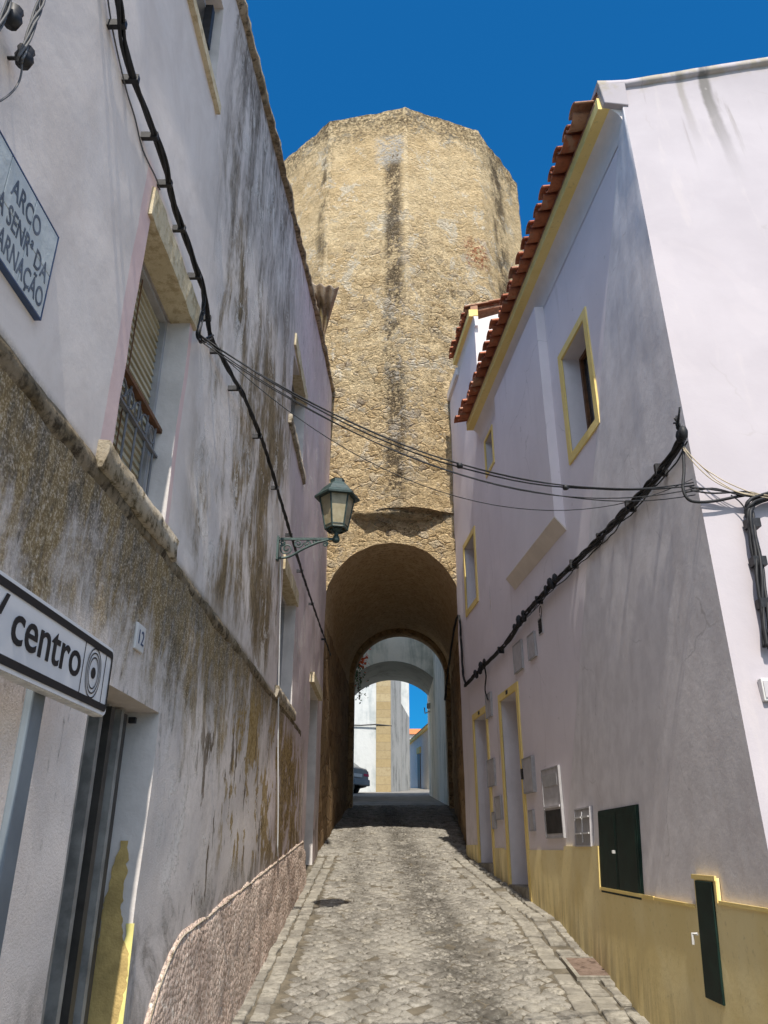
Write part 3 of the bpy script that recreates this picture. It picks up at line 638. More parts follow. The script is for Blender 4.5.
wd = max(v.co.y for v in t.data.vertices)-min(v.co.y for v in t.data.vertices); kx = (dl1-dl)/wd
for v in t.data.vertices: v.co.y = dl+(v.co.y-dl)*kx
MB().prism([PS(d,z,.005) for d, z in ((dl-.03,zbm+hh*.80),(dl-.045,zbm+hh*.80),(dl-.075,zbm+hh*.55),(dl-.055,zbm+hh*.55))], (.001,0,0)).build('arrow', mSB, sp)
dr0, dr1 = onL(82, 660, SO)[0], onL(102, 676, SO)[0]; zc = zbm+hh*.5; bh = hh*.35
lg = frame_rect(MB(), PS, dr0, dr1, zc-bh, zc+bh, .0014, .0045, .006)
cd = (dr0+dr1)/2; rw = (dr1-dr0)*.35
for k, (ra, rb) in enumerate(((1.,.94),(.82,.76),(.64,.58))):
    pa = [PS(cd+rw*ra*math.cos(a), zc+rw*ra*1.25*math.sin(a), .0055) for a in [2*math.pi*q/28 for q in range(28)]]; pb = [PS(cd+rw*rb*math.cos(a), zc+rw*rb*1.25*math.sin(a), .0055) for a in [2*math.pi*q/28 for q in range(28)]]
    lg.add(pa+pb, [[q,(q+1)%28,28+(q+1)%28,28+q] for q in range(28)])
lg.prism([PS(cd+rw*.28*math.cos(a), zc+rw*.28*math.sin(a), .0045) for a in [2*math.pi*q/16 for q in range(16)]], (.0012,0,0)); lg.build('ring_emblem', mSB, sp)
pa = onL(15, 790, .14)
MB().span((XL(pa[0])+.138, pa[0]-.04, gz(pa[0])-.2), (XL(pa[0])+.160, pa[0]+.04, zt+.01)).build('post', mGV, rs, bevel=.006)
MB().span((XL(pa[0])+.158, pa[0]-.04, zbm+.03), (XL(pa[0])+.176, pa[0]+.035, zbm+.06)).build('clamp', mGV, rs); MB().span((XL(pa[0])+.158, pa[0]-.04, zt-.06), (XL(pa[0])+.176, pa[0]+.035, zt-.03)).build('clamp', mGV, rs)

# lantern on scroll bracket
dB, zB = onL(277, 543); A0 = PL(dB, zB)
ln = thing('street_lantern', 'green iron lantern with frosted panes on a scrolled wall bracket', 'street lamp', A0)
ae = far(336, 543, dB).x; La = ae-A0.x
br = MB().span((A0.x, dB-.035, zB-.17), (A0.x+.022, dB+.035, zB+.06)).span((A0.x+.02, dB-.010, zB+.028), (ae-.02, dB+.010, zB+.05))
def bp(s, z): return Vector((A0.x+s*La, dB, zB+z))
br.tube(spline([bp(.04,-.15), bp(.22,-.135), bp(.45,-.06), bp(.68,.0), bp(.86,.028)], 5), .012, 5)
def spiral(c, r, turns, a0, sgn=1):
    pts = []
    for k in range(int(18*turns)+1):
        a = a0+sgn*2*math.pi*k/18; q = r*(1-.8*k/(18*turns)); pts.append(c+Vector((q*math.cos(a), 0, q*math.sin(a))))
    return pts
for c, r, t_, a0, sg in ((bp(.17,-.055),.062,1.7,2.,1),(bp(.36,-.005),.042,1.5,0.,-1),(bp(.52,.0),.032,1.4,3.,1),(bp(.82,-.012),.026,1.4,1.5,-1),(bp(.64,.012),.020,1.2,0,1),(bp(.09,.0),.03,1.2,4,1)):
    br.tube(spiral(c, r, t_, a0, sg), .0075, 5)
br.build('bracket', mLD, ln)
lc = Vector((ae, dB, zB))
MB().tube([lc+Vector((-.03,0,.04)), lc+Vector((.015,0,.04))], .018, 8).lathe([(.0,-.0),(.028,.01),(.036,.03),(.03,.06),(.018,.075),(.022,.10),(.055,.125),(.06,.135)], lc, 14).build('lamp_base', mLD, ln, True)
zb_, zt_ = .135, .455; rb_, rt_ = .105, .165; ph = R(12)
cage = MB()
def hx(r, z): return [lc+Vector((r*math.cos(ph+k*math.pi/3), r*math.sin(ph+k*math.pi/3), z)) for k in range(6)]
B6, T6 = hx(rb_, zb_), hx(rt_, zt_)
for k in range(6):
    cage.tube([B6[k], T6[k]], .0085, 5); cage.tube([B6[k], B6[(k+1)%6]], .009, 5); cage.tube([T6[k], T6[(k+1)%6]], .010, 5)
    cage.tube([hx(rb_+(rt_-rb_)*.08, zb_+.03)[k], hx(rb_+(rt_-rb_)*.08, zb_+.03)[(k+1)%6]], .005, 4)
    cage.tube([lc+Vector((0,0,zb_-.02)), B6[k]], .007, 4)
cage.build('cage', mLG, ln)
Bi, Ti = hx(rb_-.005, zb_+.004), hx(rt_-.005, zt_)
for k in range(6): MB().add([Bi[k], Bi[(k+1)%6], Ti[(k+1)%6], Ti[k]], [(0,1,2,3)]).build('pane', mGLA, ln, solid=.003)
MB().lathe([(.02,.16),(.035,.17),(.04,.23),(.025,.30),(.005,.34)], lc, 12).build('bulb', mWH, ln, True)
MB().lathe([(.10,zt_-.004),(.215,zt_-.012),(.218,zt_+.006),(.175,zt_+.045),(.135,zt_+.10),(.085,zt_+.145),(.068,zt_+.155),(.068,zt_+.185),(.072,zt_+.19),(.03,zt_+.205),(0.004,zt_+.21)], lc, 6, ph).build('lamp_roof', mLG, ln)
# white conduit that climbs to the bracket
dc, _ = onL(287, 640)
cp = [PL(dB+.02, zB+.02, .035)]+[PL(dB+.02+(q)*.9, zB-.05-q*2.6, .03+.004*math.sin(q*9)) for q in (0,.15,.35,.6,.85,1.)]
tag(MB().tube(spline(cp,4), .007, 6).build('conduit', mWH, None, True), 'thin white conduit running down the wall below the lantern bracket', 'conduit')

# main cable bundle along the left wall
pxs = [(108,-60),(117,2),(127,45),(145,110),(161,160),(176,205),(190,250),(204,300),(212,335),(226,365),(248,408),(270,460),(284,512),(296,555),(307,585),(318,620),(330,655),(343,690)]
pts = [PL(*onL(x, y, .055), .055) for x, y in pxs if onL(x,y,.055)[0] < 14]
for i, p in enumerate(pts): p.x += .012*math.sin(i*2.1)
mb = strands(MB(), spline(pts, 7), .0072, .0082, 4, 8., 1, wob=.008)
cb = tag(mb.build('cable_bundle', mBK, None, True), 'thick black twisted cable bundle clipped along the stained left wall', 'cable')
for i in range(0, len(pts)-1):
    p = (pts[i]+pts[i+1])/2; MB().span((XL(p.y)-.01, p.y-.010, p.z-.018), (p.x+.016, p.y+.010, p.z+.014)).build('cable_clip', mIR, cb)
p3 = [PL(*onL(x, y, .012), .012) for x, y in ((104,-30),(111,20),(118,55),(127,92),(135,118),(143,150),(156,178),(160,190))]
tag(MB().tube(spline(p3,6), .0035, 5).build('cable', mGR, None, True), 'thin grey wire left of the thick bundle high on the wall', 'cable')
# junction droop where wires cross
jp = [PL(*onL(x, y, .06), .06) for x, y in ((203,290),(203,310),(198,332),(202,342),(212,336))]
tag(strands(MB(), spline(jp,6), .005, .008, 3, 14, 5).build('cable_loop', mBK, None, True), 'loop of black wires hanging where the crossing cables leave the left wall', 'cable')
# wires at the upper left corner
tp = MB(); strands(tp, spline([PL(*onL(x,y,.06),.06) for x, y in ((44,-30),(40,5),(31,30),(26,45),(20,60))],6), .0038, .007, 4, 16, 2)
strands(tp, spline([PL(*onL(x,y,.06),.06) for x, y in ((10,-20),(8,5),(0,25),(-12,45))],6), .0035, .006, 3, 12, 4)
tp.tube(spline([PL(*onL(x,y,.06),.06) for x, y in ((22,52),(21,75),(14,90),(0,101),(-15,106))],6), .0028, 5)
tg = tag(tp.build('service_wires', mGR, None, True), 'tangle of frayed grey wires at the top corner above the street plaque', 'cable')
for x, y in ((17,58),(5,18)):
    ins = MB()
    d, z = onL(x, y, .03); ins.lathe([(.0,-.03),(.02,-.025),(.026,0),(.018,.012),(.024,.03),(.0,.036)], PL(d,z,.05), 10); ins.tube([PL(d,z,0), PL(d,z,.05)], .006, 5); ins.build('insulator', mIR, tg, True)

# corrugated shelter at the far end of the left wall top
cs = thing('corrugated_awning', 'brown corrugated sheet awning poking over the far end of the left wall', 'awning', PL(9.3, ltop(9.3)))
rows = []
c0, c1, c2, c3 = far(309,283,8.7), far(339,288,8.5), far(324,338,10.6), far(318,338,10.6)
for j in range(2):
    rows.append([ (c0.lerp(c1, i/40) if j == 0 else c3.lerp(c2, i/40))+Vector((0,0,.024*math.sin(i/40*2*math.pi*3.2)*(1 if j == 0 else .5))) for i in range(41)])
MB().grid(rows).build('sheet', mCA, cs, True, solid=.008)
MB().span((XL(9)-1.2, 8.9, ltop(9)-.2), (XL(9)-.05, 10.4, ltop(9)+.32)).build('lean_to_wall', mYP, cs)
MB().span((XL(9)-.06, 8.88, ltop(9)+.32), (XL(9)-.0, 10.4, ltop(9)+.42)).build('rafter', mWD, cs)

# ------------------------------------------------------------------ right house (near)
dA, zA = onR(622, 98); Apt = PR(dA, zA)
dC, zC = onR(575, 730); Bc = PR(dC, zC)
dirc = (Bc-Apt); Bg = Apt+dirc*((Apt.z-.6)/(Apt.z-Bc.z))
ac, bc_ = sight(690, 1024); dCg = 4.86; Cg = Vector((ac*dCg, dCg, H+bc_*dCg))
nB = (Bg-Apt).cross(Cg-Apt).normalized()
if nB.x > 0: nB = -nB
def XB(d, z): return Apt.x-(nB.y*(d-Apt.y)+nB.z*(z-Apt.z))/nB.x
def PB(d, z, off=0): return Vector((XB(d,z)-off, d, z))
def onB(px, py, off=0):
    a, b = sight(px, py); o = Vector((0,0,H)); w = Vector((a,1,b)); d = (Apt+nB*off-o).dot(nB)/w.dot(nB); return d, H+b*d
def crease(z): return Apt.y+(Bg.y-Apt.y)*(Apt.z-z)/(Apt.z-Bg.z)
Dp = PB(*onB(768, 850)); Ept = far(768, 62, Apt.y+.02)
corner_dir = (Dp-Apt)
def edge(z): return Apt+corner_dir*((Apt.z-z)/(Apt.z-Dp.z))
rh = thing('white_house', 'white house on the right with red tile eaves, ochre skirting and battered corner', 'house', PR(7, gz(7)))
FT = 7.34      # facade top
def fr_px(x0, y0, x1, y1, f=onR):   # rectangle on a wall from its sighted left and right edges
    a = f(x0,(y0+y1)/2)[0]; b = f(x1,(y0+y1)/2)[0]; c = f((x0+x1)/2, y1)[1]; d = f((x0+x1)/2, y0)[1]
    return min(a,b), max(a,b), c, d
wR = (5.93, 6.58, onR(582,440)[1], onR(574,338)[1], .20)
doR = (9.10, 9.86, 1.0, 3.50, .30); smR = (9.45, 9.85, 6.70, 7.2, .12)
YS = 10.1
ho = [wR, doR, smR]
us = lines(Apt.y, YS, .10, [h[0] for h in ho]+[h[1] for h in ho]); zs = lines(.3, FT, .10, [h[2] for h in ho]+[h[3] for h in ho])
wall, revs = grid_wall(PR, us, zs, ho, .005, 3, None, .0012)
wall.build('front_wall', mPR, rh, True)
for rv in revs: rv.build('reveal', mRVR, rh)
def window_r(h, parent, fw=.085, pane=mGLS, shutter=False, name='window', bottom=True):
    d0, d1, z0, z1, dp = h
    w = frame_rect(MB(), PR, d0, d1, z0, z1, fw, -.004, .016, bottom).build(name, mYT, parent)
    MB().wbox(PR, d0, d1, z0, z1, -dp-.03, -dp+.0).build('pane', pane, w)
    frame_rect(MB(), PR, d0+.04, d1-.04, z0+.04, z1-.04, .04, -dp, -dp+.03).build('sash', mWD, w); return w
w = window_r(wR, rh)
MB().wbox(PR, wR[0]+.01, wR[0]+.05, wR[2]+.02, wR[3]-.02, -.17, -.06).build('shutter', mWD, w)
window_r(smR, rh, .05)
def door_r(h, parent):
    d0, d1, z0, z1, dp = h
    w = frame_rect(MB(), PR, d0, d1, z0, z1, .085, -.004, .018, False).build('door', mYT, parent)
    MB().wbox(PR, d0, d1, z0, z1, -dp-.04, -dp).build('door_leaf', mWD, w)
    MB().wbox(PR, d0-.02, d1+.02, gz(d0)-.1, gz(d0)+.14, -dp, .03).build('threshold', mSE, w, bevel=.008)
    MB().wbox(PR, (d0+d1)/2-.04, (d0+d1)/2+.04, z1+.022, z1+.068, .018, .024).build('number_plate', mDK, w); return w
door_r(doR, rh)
# chimney breast corbelled out of the upper wall
cbm = MB(); q0, q1 = 6.96, 8.86; zl = 4.66
cbm.hexa([PR(q0,zl,.0),PR(q1,zl,.0),PR(q1,zl+.13,.10),PR(q0,zl+.13,.10),PR(q0,FT,.0),PR(q1,FT,.0),PR(q1,FT,.10),PR(q0,FT,.10)]).build('chimney_breast', mPR, rh)
MB().hexa([PR(q0-.004,zl-.012,.003),PR(q1+.004,zl-.012,.003),PR(q1+.004,zl+.125,.106),PR(q0-.004,zl+.125,.106),PR(q0-.004,zl-.004,-.01),PR(q1+.004,zl-.004,-.01),PR(q1+.004,zl+.137,.102),PR(q0-.004,zl+.137,.102)]).build('corbel_slab', plain('cream_plaster',(.68,.61,.54),.85,.06,4), rh)
# cove, yellow cornice, tiles
def eaves(P, d0, d1, zf, zc, ov, zt, parent, pitch=.30, back=3.2, n_tiles=None, hang=.20, inset=0):
    rows = []
    for k in range(9):
        t = k/8; rows.append([P(d, zf+(zc-zf)*math.sin(t*math.pi/2)**1.0*1.0, ov*(1-math.cos(t*math.pi/2))+.004) for d in (d0, d1)])
    c = MB().grid(rows)
    for e in (0, 1): c.add([r[e] for r in rows]+[P((d0,d1)[e], zc, -.05), P((d0,d1)[e], zf, -.05)], [list(range(11))])
    c.build('cove', mWC, parent, True)
    f = MB().wbox(P, d0, d1, zc-.012, zc+.12, -.05, ov+.058).build('cornice', mYT, parent)
    ts = MB(); n = n_tiles or round((d1-d0)/.235); w = (d1-d0-inset)/n; rnd = random.Random(int(d0*10)); zt0 = zc+.105
    def half(cd, r, z0, sgn, o0, L, th=.014):
        rows = []
        for (o, rr) in ((o0, r*1.06), (o0-L, r*.92)):
            row = []
            for rad in (rr, rr-th):
                for k in range(9):
                    a = math.pi*k/8; a = a if rad == rr else math.pi-a
                    row.append(P(cd+rad*math.cos(a), z0+(o0-o)*pitch+sgn*rad*math.sin(a)*.75, o))
            row.append(row[0]); rows.append(row)
        ts.grid(rows)
        ts.add(rows[0][:18], [[k, k+1, 16-k, 17-k] for k in range(8)])
    for i in range(n+1):
        cd = d0+inset+w*i; j = rnd.uniform(-.015,.015)
        for kk in range(6 if back > 3 else 3):
            L = .46; o0 = ov+hang+j-kk*.40
            if i < n: half(cd+w/2, w*.40, zt0+.075+(ov+hang-o0)*pitch+.012*kk*0, -1, o0-.02, L)
            half(cd, w*.36, zt0+.06+(ov+hang-o0)*pitch, 1, o0+rnd.uniform(-.02,.02), L)
    t = ts.build('roof_tiles', mTI, parent, True)
    mo = MB().wbox(P, d0, d1, zc+.12, zc+.20, -.05, ov+.03).build('mortar_bed', mTI, parent)
    sl = MB(); z2 = zt0+.02
    d0 += .05
    sl.hexa([P(d0,z2-.03,ov+.06),P(d1,z2-.03,ov+.06),P(d1,z2-.03+(ov+back)*pitch,-back),P(d0,z2-.03+(ov+back)*pitch,-back),P(d0,z2,ov+.06),P(d1,z2,ov+.06),P(d1,z2+(ov+back)*pitch,-back),P(d0,z2+(ov+back)*pitch,-back)])
    sl.build('roof', mTI, parent)
    return t
za = onR(603,105,.13)[1]; zb2 = onR(481,403,.13)[1]
eaves(PR, Apt.y+.02, YS+.0, FT-.02, 7.56, .15, 7.9, rh, .16, 3.4, 23, .20, .17)
# battered corner (rough plaster)
rows = []
NB = 44
for j in range(NB+1):
    z = Apt.z+(.25-Apt.z)*j/NB; e0 = crease(z); e1 = edge(z).y
    row = []
    for i in range(23):
        d = e0+(e1-e0)*i/22; q = Vector((d, z, 5)); o = (.010*fr(q, 1.6, 3)+.004*fr(q, 6, 3))*min(1, i/3)*(1 if j else 0)+.003
        row.append(PB(d, z, o) if i < 22 else edge(z))
    rows.append(row)
MB().grid(rows).build('battered_corner', mPB, rh, True)
# gable wall
gd = (Ept-Apt); rows = []; horiz = Vector((1, (Ept.y-Apt.y)/(Ept.x-Apt.x), 0))
ridge = 3.6
def gtop(t): return Apt+Vector((t, horiz.y*t, 0))+Vector((0,0,.15+.245*(t if t < ridge else 2*ridge-t)))
for j in range(41):
    row = []
    for i in range(41):
        t = 7.2*(i/40)**1.4; T = gtop(t); z = T.z+(-.3-T.z)*j/40
        e = edge(z); p = Vector((e.x+t, e.y+horiz.y*t, z))
        if z > Apt.z: p = T.copy() if j == 0 else Vector((Apt.x+t, Apt.y+horiz.y*t, z))
        q = Vector((p.x, p.z, 8)); p.y -= (.012*fr(q, 1.2, 3)+.003*fr(q, 6, 2))*min(1, i/3); row.append(p)
    rows.append(row)
MB().grid(rows).build('gable_wall', mPG, rh, True)
rows = []
for i in range(60):
    t = -.20+7.3*i/59; T = gtop(max(t,0))+Vector((min(t,0), 0, 0)); q = lambda k: .008*fr((t*2,k,3),2,3)
    rows.append([T+Vector((0,.02,-.045)), T+Vector((0,-.03+q(1),-.035)), T+Vector((0,-.035+q(2),.02+q(3))), T+Vector((0,.22,.05))])
vg = MB().grid(rows); vg.add(rows[0], [(0,1,2,3)]); vg.build('gable_coping', mPG, rh, True)
s = MB(); T0 = gtop(7.2); s.add([(T0.x,T0.y,-1),(T0.x,YS,-1),(T0.x,YS,T0.z),(T0.x,T0.y,T0.z)], [(0,1,2,3)])
Tm = gtop(ridge); s.add([(Apt.x-.0,YS,-1),(T0.x,YS,-1),(T0.x,YS,T0.z),(Tm.x,YS,Tm.z-.1),(XR(YS),YS,FT)], [(0,1,2,3,4)])
s.build('rear_shell', mPR, rh)
MB().add([(Tm.x-.3,Tm.y+.05,Tm.z+.0),(Tm.x-.3,YS,Tm.z+.0),(T0.x,YS,T0.z),(T0.x,T0.y+.05,T0.z)], [(0,1,2,3)]).build('rear_roof', mTI, rh, solid=.05)
MB().hexa([PR(Apt.y-.035,7.53,-.03),PR(Apt.y-.035,7.56,.17),PR(Apt.y+.03,7.56,.17),PR(Apt.y+.03,7.53,-.03),PR(Apt.y-.035,7.80,-.03),PR(Apt.y-.035,7.80,.20),PR(Apt.y+.03,7.80,.20),PR(Apt.y+.03,7.80,-.03)]).build('verge_block', mPG, rh, bevel=.008)
# skirting: ochre slabs that step with the street
sk = MB(); th = .012
zS = onR(540, 850)[1]
for a, b in ((crease(zS)-.25, doR[0]-.085), (doR[1]+.085, YS)):
    sk = MB()
    for d in lines(a, b, .25)[:-1]:
        d2 = min(b, d+.25+1e-6); zt1 = zS
        sk.hexa([PR(d,gz(d)-.3,.0),PR(d2,gz(d2)-.3,.0),PR(d2,gz(d2)-.3,th),PR(d,gz(d)-.3,th),PR(d,zt1,.0),PR(d2,zt1,.0),PR(d2,zt1,th),PR(d,zt1,th)])
    sk.build('skirting', mOC, rh)
def slabB(mb, d0, d1, z0, z1, o0, o1): return mb.hexa([PB(d0,z0,o0),PB(d1,z0,o0),PB(d1,z0,o1),PB(d0,z0,o1),PB(d0,z1,o0),PB(d1,z1,o0),PB(d1,z1,o1),PB(d0,z1,o1)])
ha = fr_px(600, 809, 637, 896, onB); hb = fr_px(701, 881, 727, 998, onB)
ha = (onB(642,850)[0], onB(602,852)[0], onB(620,897)[1], onB(618,808)[1])
hb = (onB(723,940)[0], onB(706,940)[0], onB(714,992)[1], onB(708,881)[1])
zB1 = onB(582,846)[1]; zB2 = onB(667,901)[1]; zB3 = onB(740,906)[1]; zB4 = onB(706,877)[1]
sk = MB()
def skB(d0, d1, z1):
    for d in lines(d0, d1, .2)[:-1]:
        nd = min([q for q in lines(d0, d1, .2) if q > d+1e-6]); b0, b1 = gz(d)-.3, gz(nd)-.3
        sk.hexa([PB(d,b0,.004),PB(nd,b1,.004),PB(nd,b1,.020),PB(d,b0,.020),PB(d,z1,.004),PB(nd,z1,.004),PB(nd,z1,.020),PB(d,z1,.020)])
dE = edge(1.2).y+.0
skB(ha[1]+.03, crease(zB1)-.03, zB1)
dq = crease(zB1)-.03; sk.hexa([PB(dq,.5,.004),PB(crease(.5)+.02,.5,.004),PB(crease(.5)+.02,.5,.020),PB(dq,.5,.020),PB(dq,zB1,.004),PB(crease(zB1)+.02,zB1,.004),PB(crease(zB1)+.02,zB1,.020),PB(dq,zB1,.020)])
skB(hb[1]+.04, ha[1]+.03, zB2)
skB(hb[0]-.04, hb[1]+.04, zB4)
skB(dE+.01, hb[0]-.04, zB3)
sk.build('skirting', mOC, rh)
tr = MB()
slabB(tr, ha[1]+.002, ha[1]+.028, zB2+.001, zB1, .02, .030)
slabB(tr, ha[0]-.25, ha[1], zB2-.004, zB2+.016, .019, .028); slabB(tr, hb[0]-.045, hb[1]+.05, zB4-.012, zB4+.010, .019, .030); slabB(tr, hb[0]-.052, hb[0]-.028, zB3, zB4-.013, .019, .028)
slabB(tr, dE+.02, hb[0]-.06, zB3-.005, zB3+.012, .019, .027); slabB(tr, hb[1]+.05, ha[0]-.25, zB2-.004, zB2+.012, .019, .027)
tr.build('skirting_edge', mYT, rh)
# gable skirting
gs = MB()
for i in range(24):
    t0, t1 = .01+i*.3, .31+i*.3; e = edge(.6)
    def gp(t, z, o): e = edge(z); return Vector((e.x+t, e.y+horiz.y*t-o, z))
    gs.hexa([gp(t0,-.4,.002),gp(t1,-.4,.002),gp(t1,-.4,.024),gp(t0,-.4,.024),gp(t0,zB3-.12,.002),gp(t1,zB3-.12,.002),gp(t1,zB3-.12,.024),gp(t0,zB3-.12,.024)])
gs.build('skirting', mOC, rh)
# green hatches
h1 = MB(); mid = (ha[0]+ha[1])/2
slabB(h1, ha[0], ha[1], ha[2], ha[3], .002, .016); hatch = h1.build('hatch', mGD, rh)
for a, b in ((ha[0]+.012, mid-.004), (mid+.004, ha[1]-.012)):
    lf = MB(); slabB(lf, a, b, ha[2]+.012, ha[3]-.012, .016, .022); slabB(lf, a+.03, b-.03, ha[2]+.05, ha[3]-.05, .022, .025); lf.build('door_leaf', mGD, hatch, bevel=.003)
MB().lathe([(0,-.012),(.013,-.01),(.013,.01),(0,.012)], PB(mid+.012,(ha[2]+ha[3])/2-.0,.045), 8).build('handle', mSE2, hatch)
h2 = MB(); slabB(h2, hb[0], hb[1], hb[2]-.03, hb[3], .018, .032); hatch2 = h2.build('hatch', mGD, rh, bevel=.004)
MB().tube([PB(hb[1]+.0,(hb[2]+hb[3])/2,.04), PB(hb[1]+.02,(hb[2]+hb[3])/2,.06), PB(hb[1]+.02,(hb[2]+hb[3])/2-.05,.06)], .008, 5).build('handle', mSE2, hatch2)

# ------------------------------------------------------------------ right house (far) before the gate
r2 = thing('end_house', 'narrow white house end with short tile eaves squeezed against the tower', 'house', PR(11.2, gz(11.2)))
YE = 12.32; FT2 = onR(466, 352, .05)[1]; FT2 = 9.45
w2 = (10.86, 11.56, 5.18, 6.20, .18); do2 = (10.66, 11.42, 1.1, 3.50, .30)
ho = [w2, do2]
us = lines(YS, YE, .10, [h[0] for h in ho]+[h[1] for h in ho]); zs = lines(.6, FT2, .10, [h[2] for h in ho]+[h[3] for h in ho])
wall, revs = grid_wall(PR, us, zs, ho, .006, 5, None, .0015); wall.build('front_wall', mPR, r2, True)
for rv in revs: rv.build('reveal', mRVR, r2)
window_r(w2, r2); door_r(do2, r2)
eaves(PR, YS-.06, 11.4, FT2-.02, FT2+.17, .035, 9.5, r2, .25, 1.4, 7, .13, .06)
s = MB(); s.add([(XR(YS),YS+.003,2),(XR(YS)+5,YS+.003,2),(XR(YS)+5,YS+.003,FT2+1.2),(XR(YS)+2.6,YS+.003,FT2+1.0),(XR(YS),YS+.003,FT2+.12)], [(0,1,2,3,4)])
s.add([(XR(YE)+.01,YE,1),(XR(YS)+5,YE,1),(XR(YS)+5,YE,FT2+1.2),(XR(YE)+.01,YE,FT2+.12)], [(0,1,2,3)])
s.add([(XR(YS)+2.6,YS,FT2+1.05),(XR(YS)+5,YS,FT2+1.05),(XR(YS)+5,YE,FT2+1.05),(XR(YE)+2.6,YE,FT2+1.05)], [(0,1,2,3)]); s.build('side_wall', mWC, r2)
MB().wbox(PR, 11.4, YE, FT2-.05, FT2+.12, -.6, .05).build('parapet', mWC, r2, bevel=.02)
sk = MB()
for a, b in ((YS+.002, do2[0]-.085), (do2[1]+.085, YE)):
    sk = MB()
    for d in lines(a, b, .25)[:-1]:
        d2 = min(b, d+.26); q = zS+.02 if d < 11 else zS+.06
        sk.hexa([PR(d,gz(d)-.3,.0),PR(d2,gz(d2)-.3,.0),PR(d2,gz(d2)-.3,th),PR(d,gz(d)-.3,th),PR(d,q,.0),PR(d2,q,.0),PR(d2,q,th),PR(d,q,th)])
    sk.build('skirting', mOC, r2)

# utility boxes on the right wall
def ubox(px, label, inset=None, group=None, depth=.022, f=onR, P=PR, mat=mGL2, name='meter_box', cat='meter box'):
    d0, d1, z0, z1 = fr_px(*px, f)
    o = thing(name, label, cat, P((d0+d1)/2, z0), 'vent strips on the right wall' if cat == 'vent' else 'utility boxes on the right wall'); w = .012
    mbf = MB()
    if P is PB: slabB(mbf, d0, d1, z0, z1, .004, depth)
    else: mbf.wbox(P, d0, d1, z0, z1, .0, depth)
    mbf.build('cover', mat, o, bevel=.003)
    fr_ = frame_rect(MB(), P, d0, d1, z0, z1, w, .001, depth+.006); fr_.build('frame', mGB if mat is not mGB else mGL2, o)
    return o, (d0, d1, z0, z1)
ubox((515.5,643,523.5,671), 'larger grey wall plate under the cable, left of two high plates')
ubox((530,634,536.5,658), 'smaller grey wall plate under the cable, right of two high plates')
ubox((487.5,694,492.5,717), 'slim grey plate between the tops of the two yellow door frames')
o, q = ubox((489,760,496,786), 'grey meter box between the two yellow framed doors')
ubox((497,797,502.5,819), 'small low grey plate left of the nearer yellow framed door')
ubox((494,813,496.6,828), 'tiny low vent strip between the two yellow framed doors', name='vent_plate', cat='vent')
o, q = ubox((526.5,758,535.5,792), 'grey meter box beside the nearer yellow framed door', depth=.035)
MB().wbox(PR, q[1], q[1]+.05, q[3]-.2, q[3]-.09, .0, .05).build('latch', mDK, o)
ubox((531.5,811,535.3,830), 'tiny low vent strip right of the nearer yellow framed door', name='vent_plate', cat='vent')
o, q = ubox((546,768,563,837), 'tall grey double box with dark panel painted as lower niche shade beside the battered corner', depth=.020)
zm = (q[2]+q[3])/2-.03
MB().wbox(PR, q[0]+.03, q[1]-.03, q[2]+.03, zm-.04, .020, .024).build('niche_shade_panel', mDK, o); MB().wbox(PR, q[0]+.02, q[1]-.02, zm-.02, zm+.0, .020, .034).build('shelf', mGL2, o); MB().wbox(PR, q[0]+.06, q[1]-.05, q[3]-.16, q[3]-.05, .020, .025).build('inspection_window', mGB, o)  # flat dark panel stands in for the shade inside an open niche
o, q = ubox((578,809,593,845), 'white framed twin-lidded box left of the green double hatch', f=onB, P=PB, mat=mGB)
mm = MB(); md = (q[0]+q[1])/2; mm.wbox(PB, md-.004, md+.004, q[2]+.02, q[3]-.02, .022, .03)
for z in (q[2]+.3*(q[3]-q[2]), q[2]+.75*(q[3]-q[2])):
    mm.wbox(PB, q[0]+.02, md-.02, z, z+.012, .022, .036); mm.wbox(PB, md+.02, q[1]-.02, z, z+.012, .022, .036)
mm.build('latch', mWH, o)
vd, vz = onR(541, 626); vt = thing('wall_vent', 'small dark slotted vent below the cable on the right wall', 'vent', PR(vd, vz))
mb = MB()
for k in range(5): mb.wbox(PR, vd-.06, vd+.06, vz-.07+.03*k, vz-.05+.03*k, .0, .012)
mb.build('slats', mDK, vt); frame_rect(MB(), PR, vd-.06, vd+.06, vz-.08, vz+.08, .01, 0, .01).build('frame', mGL2, vt)
# wall cable on the right
path = [(682,438),(672,455),(655,478),(634,502),(612,525),(590,548),(565,572),(545,592)]
pts = [PB(*onB(x,y,.05),.05) if x > 604 else PR(*onR(x,y,.05),.05) for x, y in path]+[PR(*onR(x,y,.05),.05) for x, y in ((525,615),(507,642),(488,662),(472,678),(465,686))]
mb = strands(MB(), spline(pts,8), .0085, .018, 6, 4., 2, wob=.012)
strands(mb, spline([p+Vector((0,.0,-.03)) for p in pts[:9]],8), .005, .02, 3, 3., 6, wob=.02)
wc = tag(mb.build('cable_bundle', mBK, None, True), 'black cable bundle slanting across the white right wall', 'cable')
rnd = random.Random(5)
for x, y, s in ((556,580,1.),(551,585,1.2),(547,588,.8),(519,620,1.3),(523,617,1.),(515,624,.9),(480,668,1.2),(476,674,1.),(484,664,.8),(682,440,1.)):
    f, P = (onB, PB) if x > 604 else (onR, PR); d, z = f(x, y, .07)
    for q in range(2): MB().lathe([(0,-.05*s),(.022*s,-.035*s),(.028*s,0),(.02*s,.03*s),(0,.045*s)], P(d+rnd.uniform(-.05,.05), z+rnd.uniform(-.04,.04), .07), 8).build('connector', mBK, wc, True)
